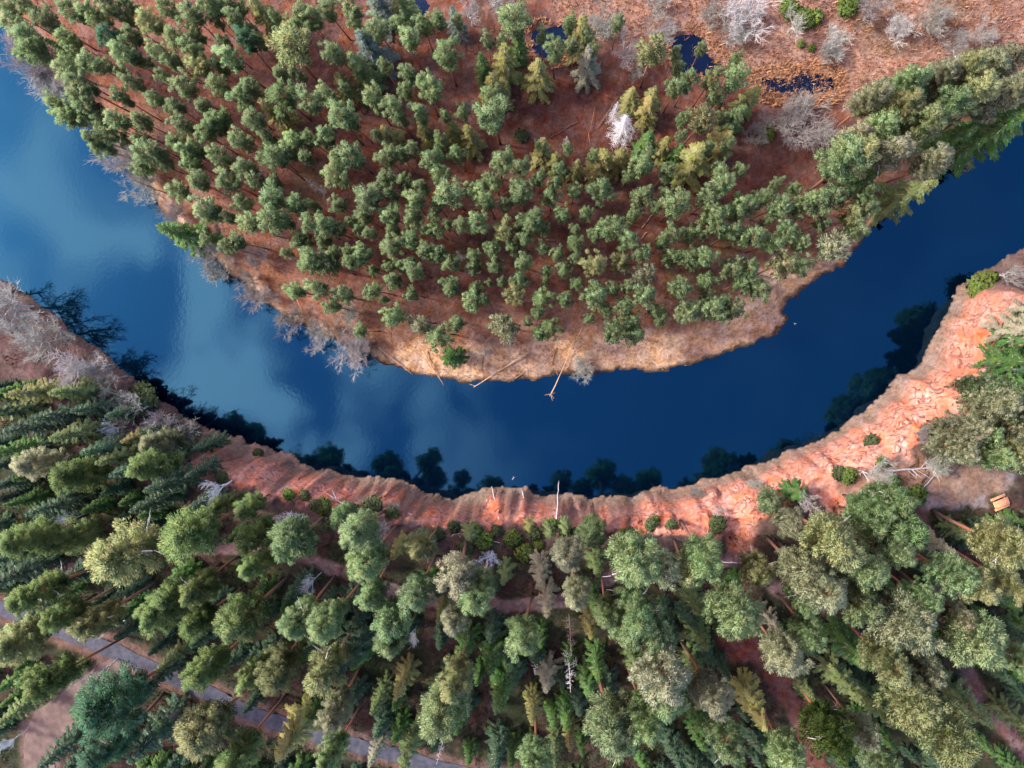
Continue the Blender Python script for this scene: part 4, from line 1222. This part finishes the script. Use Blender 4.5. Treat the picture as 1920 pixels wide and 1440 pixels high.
M_ROAD = noisy('grey_road', (.038, .041, .054), (.062, .064, .078), 1.2, bump=.2)  # base grey darkened to stand in for the shade of trees over it
M_SPUR = noisy('pinkish_gravel', (.085, .060, .050), (.125, .090, .078), .9, bump=.3)
strip('road', ROAD, 2.8, M_ROAD, 'narrow grey forest road crossing the lower corner of the wood', .07)
strip('gravel_track', SPUR, 6.2, M_SPUR, 'pinkish gravel turn-off sloping from the forest road', .04)

# ------------------------------------------------------------------ dry grass, reeds, undergrowth: nobody could count it
def tufts(name, x, y, hgt, wid, blades, col_fn, label, lean=.6, material=None):
    z = terrain(x, y)[0]
    n0 = len(x)
    x = np.repeat(x, blades); y = np.repeat(y, blades); z = np.repeat(z, blades)
    k = len(x)
    a = rng.random(k) * 6.283
    h = hgt * rng.uniform(.5, 1.3, k)
    tip = np.column_stack([x + np.cos(a) * h * lean * rng.random(k), y + np.sin(a) * h * lean * rng.random(k), z + h * .75])
    s = np.column_stack([-np.sin(a), np.cos(a), np.zeros(k)]) * (wid * rng.uniform(.5, 1.2, k))[:, None]
    base = np.column_stack([x, y, z - .03]) + rng.normal(size=(k, 3)) * np.array([.12, .12, 0])
    V = np.stack([base - s, base + s, tip], 1).reshape(-1, 3)
    tone = np.repeat(col_fn(x, y, k), 3, 0)
    o = link(name, make_mesh(name, V, np.arange(k * 3).reshape(-1, 3), material, tone))
    o['kind'] = 'stuff'; o['label'] = label; o['category'] = name.replace('_', ' ')
    return o


m, n, l, b = mat('dry_blades', .9, .1)
a = n.new('ShaderNodeAttribute'); a.attribute_name = 'tone'
l.new(a.outputs['Color'], b.inputs['Base Color'])
M_BLADE = m


def pick(c1, c2):
    return lambda x, y, k: np.asarray(c1) + (np.asarray(c2) - np.asarray(c1)) * rng.random((k, 1)) ** 1.2


def scatter(nn, fn, box=(-110, 100, -85, 85)):
    x = rng.uniform(box[0], box[1], nn); y = rng.uniform(box[2], box[3], nn)
    z, df, dn, sa, fc = terrain(x, y)
    k = fn(x, y, z, df, dn, sa, fc)
    return x[k], y[k]


xx, yy = scatter(110000, lambda x, y, z, df, dn, sa, fc: (df > .1) & (df < 8.5) & (rng.random(len(x)) < (1 - df / 9)) & (x > -45))
tufts('dry_grass', xx, yy, .55, .05, 3, pick((.16, .085, .045), (.44, .29, .18)), 'dry straw-coloured grass along the inner shore of the bend', material=M_BLADE)
xx, yy = scatter(40000, lambda x, y, z, df, dn, sa, fc: (df > 2) & inside(MARSH, x, y), (0, 110, 40, 100))
tufts('marsh_grass', xx, yy, .8, .07, 3, pick((.16, .075, .045), (.44, .27, .18)), 'rust and straw coloured dry marsh grass', material=M_BLADE)
xx, yy = scatter(90000, lambda x, y, z, df, dn, sa, fc: (df > 4) & (fbm(x, y, 6, 3, 909) > .44))
tufts('heather', xx, yy, .4, .07, 2, pick((.06, .03, .025), (.26, .11, .065)), 'reddish-brown heather and litter under the inner-bend pines', material=M_BLADE)
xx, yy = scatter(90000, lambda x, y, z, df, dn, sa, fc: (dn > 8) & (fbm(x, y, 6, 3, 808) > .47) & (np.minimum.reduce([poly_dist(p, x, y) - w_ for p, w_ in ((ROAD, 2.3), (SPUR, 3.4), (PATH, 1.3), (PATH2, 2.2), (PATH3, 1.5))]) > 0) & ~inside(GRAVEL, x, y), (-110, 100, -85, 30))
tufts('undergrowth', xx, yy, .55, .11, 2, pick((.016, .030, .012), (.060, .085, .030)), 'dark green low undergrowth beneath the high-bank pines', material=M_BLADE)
xx, yy = scatter(60000, lambda x, y, z, df, dn, sa, fc: (dn > .1) & (dn < 9) & (fc < .3 + .5 * (sa < .3)) & (fbm(x, y, 2.4, 3, 717) > .45))
tufts('bank_grass', xx, yy, .6, .06, 3, pick((.12, .075, .055), (.36, .25, .18)), 'brown withered grass on the slumped foot of the high bank', material=M_BLADE)
pl = []
for pp, dens in ((POOLS[1][0], 620), (POOLS[0][0], 170), (POOLS[2][0], 170)):
    q = zone(pp, 2.3)
    lo, hi = q.min(0) - 1.6, q.max(0) + 1.6
    rx = rng.uniform(lo[0], hi[0], dens); ry = rng.uniform(lo[1], hi[1], dens)
    dd = poly_dist(np.vstack([q, q[:1]]), rx, ry)
    ins = inside(q, rx, ry)
    keep_ = (~ins & (dd < 2.2)) | (ins & (rng.random(dens) < (.75 if dens > 200 else .25) * np.exp(-dd / 4)))
    pl.append((rx[keep_], ry[keep_]))
rx = np.concatenate([p[0] for p in pl]); ry = np.concatenate([p[1] for p in pl])
rd_ = tufts('reeds', rx, ry, 1.0, .10, 7, pick((.22, .10, .045), (.46, .26, .14)), 'orange reed tussocks standing in the marsh pools', .9, M_BLADE)
rd_.location.z = .08


# ------------------------------------------------------------------ logs, poles, table, rail
def log_thing(name, pts, r0, r1, col, label, branches=0, root=False, lift=None, cat='log', group=None):
    """pts: (px, py, height above ground or water)"""
    P = []
    for px, py, hz in pts:
        g_ = 2.0 if py < 745 else 12.5
        for _ in range(4):
            x, y = at(px, py, g_ + hz); g_ = max(zof(float(x), float(y)), 0.0)
        P.append((float(x), float(y), g_ + hz))
    P = np.array(P)
    tt = np.linspace(0, 1, 9); ss = np.linspace(0, 1, len(P))
    Q = np.column_stack([np.interp(tt, ss, P[:, k]) for k in range(3)])
    Q[1:-1] += rng.normal(size=(7, 3)) * .05
    base = Q[0].copy()
    T = Tubes(); T.add(Q - base, np.linspace(r0, r1, 9) * .62, 7)
    root_o = link(name, None); root_o.location = base
    tk_ = link('trunk', T.mesh('trunk', M_LOG), root_o); tk_.color = (*col, 1)
    if branches:
        for i in range(branches):
            t_ = rng.uniform(.35, .98); p = np.array([np.interp(t_, tt, Q[:, k]) for k in range(3)]) - base
            d = (Q[-1] - Q[0]); d /= np.linalg.norm(d)
            v = d * .6 + unit(1)[0] * .9; v[2] = abs(v[2]) * .6
            L_ = rng.uniform(1.0, 3.0)
            B = Tubes(); B.add([p, p + v * L_ * .5, p + v * L_], [.06, .04, .015], 4, False)
            br = link('limb', B.mesh('limb', M_LOG), root_o); br.color = (*[min(.8, c * 1.25) for c in col], 1)
            for k in range(2):
                q = p + v * L_ * rng.uniform(.4, .9)
                B = Tubes(); B.add([q, q + (v + unit(1)[0]) * L_ * .3], [.03, .01], 3, False)
                tw = link('twig', B.mesh('twig', M_LOG), br); tw.color = br.color
    if root:
        B = Tubes()
        d = (Q[0] - Q[-1]); d /= np.linalg.norm(d)
        for i in range(7):
            v = d * .5 + unit(1)[0]
            B = Tubes(); B.add([np.zeros(3), v * .6, v * 1.05 + unit(1)[0] * .2], [r0 * .6, r0 * .35, .03], 4, False)
            br = link('root', B.mesh('root', M_LOG), root_o); br.color = (*[c * .7 for c in col], 1)
    root_o['label'] = label; root_o['category'] = cat
    if group:
        root_o['group'] = group
    return root_o


TAN, REDB, GREY, PALE, DARKW = (.38, .25, .165), (.22, .10, .06), (.28, .265, .28), (.42, .38, .35), (.14, .085, .06)
LOGS = [([(710, 652, .9), (775, 703, .15)], .18, .10, TAN, 'straight peeled log, longer of the two crossed at the beach corner', 0, False),
        ([(711, 656, .6), (731, 683, .1)], .12, .07, TAN, 'short peeled log, shorter of the two crossed at the beach corner', 0, False),
        ([(792, 657, .9), (832, 723, .1)], .17, .09, TAN, 'single slanting log sliding off the beach into the water', 0, False),
        ([(995, 658, .8), (888, 726, .1)], .22, .12, TAN, 'thick long log lying across the beach towards the water', 3, False),
        ([(1033, 739, .15), (1092, 612, 1.2)], .20, .10, TAN, 'longest bleached log with root end far out in the river', 2, True),
        ([(1040, 662, .4), (965, 710, .2)], .12, .07, TAN, 'slender log on the beach between the two long ones', 0, False),
        ([(1043, 652, .3), (1035, 686, .3)], .15, .12, REDB, 'short reddish log on the beach beside the longest log', 0, False),
        ([(1180, 545, 1.0), (1100, 610, .5)], .14, .06, REDB, 'fallen reddish pine with pale bare twigs at its top', 7, False),
        ([(905, 668, .2), (904, 700, .2)], .12, .09, REDB, 'short brown log lying straight down the beach', 0, False),
        ([(557, 562, 4.0), (583, 622, .1)], .12, .06, TAN, 'thin leaning stem reaching from the pines over the water', 0, False),
        ([(319, 366, .4), (246, 336, 9.0)], .16, .08, DARKW, 'dark leaning trunk stretched out over the river by bare trees', 4, False),
        ([(1160, 180, .4), (1120, 240, .3)], .2, .1, DARKW, 'dark fallen trunk in the brown clearing by the white tree', 2, False),
        ([(1083, 228, .3), (1033, 257, .3)], .16, .08, DARKW, 'weathered fallen trunk across the middle of the brown clearing', 2, False),
        ([(992, 340, .5), (873, 400, .4)], .16, .08, REDB, 'long orange-brown log lying between pines of the inner bend', 1, False),
        ([(1228, 395, .4), (1203, 427, .3)], .14, .10, TAN, 'tan log on bare ground among pines below the spruce row', 0, False),
        ([(1212, 435, .3), (1202, 448, .3)], .12, .10, TAN, 'shortest tan log among the inner pines', 0, False),
        ([(723, 575, .5), (733, 660, .4)], .12, .06, REDB, 'thin reddish stem lying straight down beside the left beach pines', 1, False),
        ([(1115, 200, .4), (1098, 280, .4)], .08, .04, REDB, 'very thin fallen stem in the brown clearing', 1, False),
        ([(1667, 883, .7), (1757, 876, .5)], .30, .18, GREY, 'thick grey fallen trunk with splayed broken limbs near the gravel', 8, True),
        ([(1735, 866, .4), (1755, 880, .4)], .18, .10, PALE, 'pale forked branch lying over the grey trunk', 3, False),
        ([(1717, 933, .5), (1753, 889, .5)], .10, .10, GREY, 'straight grey rail log edging the gravel clearing', 0, False),
        ([(1593, 875, 1.4), (1620, 885, .5)], .10, .04, PALE, 'whitish fallen branch below the bare tree on the cliff top', 5, False),
        ([(290, 1135, .5), (170, 1195, .4)], .14, .07, PALE, 'pale peeled trunk lying across the slope above the road', 1, False),
        ([(1335, 1178, .4), (1390, 1198, .3)], .16, .1, DARKW, 'dark log with a pale end beside the red bare earth', 0, False),
        ([(690, 926, 1.5), (640, 905, 1.0)], .1, .05, PALE, 'pale stem lying along the ledge of the sandstone cliff', 2, False),
        ([(785, 938, 1.2), (850, 962, .6)], .1, .05, PALE, 'pale stem on the sandy ledge under the cliff top', 2, False),
        ([(945, 1020, .3), (870, 965, .3)], .08, .04, PALE, 'thin white branch lying behind the cliff edge', 2, False)]
for t in LOGS:
    log_thing('fallen_log', t[0], t[1], t[2], t[3], t[4], t[5], t[6])
for pts, lab in (([(1042, 947, 0), (1048, 902, 9)], 'tallest grey dead pole rising from the cliff edge'), ([(993, 953, 0), (979, 917, 8)], 'grey dead pole standing between its two neighbours on the cliff edge'),
                 ([(943, 947, 0), (922, 912, 8)], 'slanting grey dead pole on the grassy cliff nose')):
    log_thing('dead_pole', [(pts[0][0], pts[0][1], 0), (pts[1][0], pts[1][1], .0)], .17, .12, (.50, .46, .47), lab, 0, False, cat='dead pole')

# floating driftwood
for px, py, L_, lab in ((963, 897, .8, 'small pale piece of driftwood floating near the cliff foot'), (1491, 606, .6, 'thin pale branch floating off the sandy point')):
    x, y = (float(v) for v in at(px, py, 0))
    T = Tubes(); T.add([(-L_ / 2, 0, .03), (0, .08, .06), (L_ / 2, -.05, .02)], [.03, .06, .02], 6)
    T.add([(0, .08, .05), (.3 * L_, .35, .08)], [.05, .02], 4)
    o = link('driftwood', T.mesh('driftwood', M_LOG)); o.location = (x, y, .02); o.rotation_euler.z = rng.random() * 3; o.color = (.45, .42, .38, 1)
    o['label'] = lab; o['category'] = 'driftwood'


def box(V, Fc, c, s, rz=0.0):
    bx = np.array([[-1, -1, -1], [1, -1, -1], [1, 1, -1], [-1, 1, -1], [-1, -1, 1], [1, -1, 1], [1, 1, 1], [-1, 1, 1]], float) * np.array(s) / 2
    k = sum(len(v) for v in V)
    V.append(bx + np.array(c))
    Fc.append(np.array([[0, 3, 2, 1], [4, 5, 6, 7], [0, 1, 5, 4], [1, 2, 6, 5], [2, 3, 7, 6], [3, 0, 4, 7]]) + k)


M_PLANK = noisy('orange_planks', (.50, .20, .10), (.66, .30, .17), 3.0)
x, y, z = settle(1877, 943, .7)
pt = link('picnic_table', None); pt.location = (x, y, z); pt.rotation_euler.z = R(24)
V, Fc = [], []
for k in range(5):
    box(V, Fc, (0, -.46 + k * .23, .80), (2.5, .215, .06))
link('table_top', make_mesh('table_top', np.vstack(V), np.vstack(Fc), M_PLANK), pt)
for sgn in (-1, 1):
    V, Fc = [], []
    for k in range(2):
        box(V, Fc, (0, sgn * (.80 + k * .21), .46), (2.5, .19, .05))
    link('bench', make_mesh('bench', np.vstack(V), np.vstack(Fc), M_PLANK), pt)
for sx in (-.9, .9):
    V, Fc = [], []
    box(V, Fc, (sx, -.35, .383), (.09, .09, .766)); box(V, Fc, (sx, .35, .383), (.09, .09, .766)); box(V, Fc, (sx + .07, 0, .40), (.05, 2.0, .06))
    link('leg', make_mesh('leg', np.vstack(V), np.vstack(Fc), M_PLANK), pt)
pt['label'] = 'orange-brown wooden picnic table at the edge of the gravel clearing'; pt['category'] = 'picnic table'

M_RAIL = noisy('grey_rail', (.45, .45, .47), (.62, .62, .64), 3.0)
x0, y0, z0_ = settle(1355, 1054, .9); x1, y1, z1_ = settle(1391, 1055, .9)
rl = link('wooden_railing', None); rl.location = (x0, y0, z0_)
T = Tubes(); T.add([(0, 0, .95), ((x1 - x0) / 2, (y1 - y0) / 2, .95 + (z1_ - z0_) / 2), (x1 - x0, y1 - y0, .95 + z1_ - z0_)], [.07, .07, .07], 6)
link('rail', T.mesh('rail', M_RAIL), rl)
for f in (.02, .5, .98):
    T = Tubes(); px_, py_, pz_ = (x1 - x0) * f, (y1 - y0) * f, (z1_ - z0_) * f
    T.add([(px_, py_, pz_ - .1), (px_, py_, pz_ + .9)], [.06, .06], 6)
    link('post', T.mesh('post', M_RAIL), rl)
rl['label'] = 'pale grey railing across the footpath above the sandy gully'; rl['category'] = 'railing'
for px, py, lab in ((1388, 1047, 'small dark stump beside the pale railing above the gully'), (1426, 1123, 'small dark stump on the red footpath below the railing')):
    x, y, z = settle(px, py, .3)
    T = Tubes(); T.add([(0, 0, -.1), (.02, 0, .3), (.03, .02, .62)], [.36, .3, .27], 9)
    o = link('tree_stump', T.mesh('tree_stump', M_LOG)); o.location = (x, y, z); o.color = (.05, .045, .05, 1)
    o['label'] = lab; o['category'] = 'stump'

settle_labels()
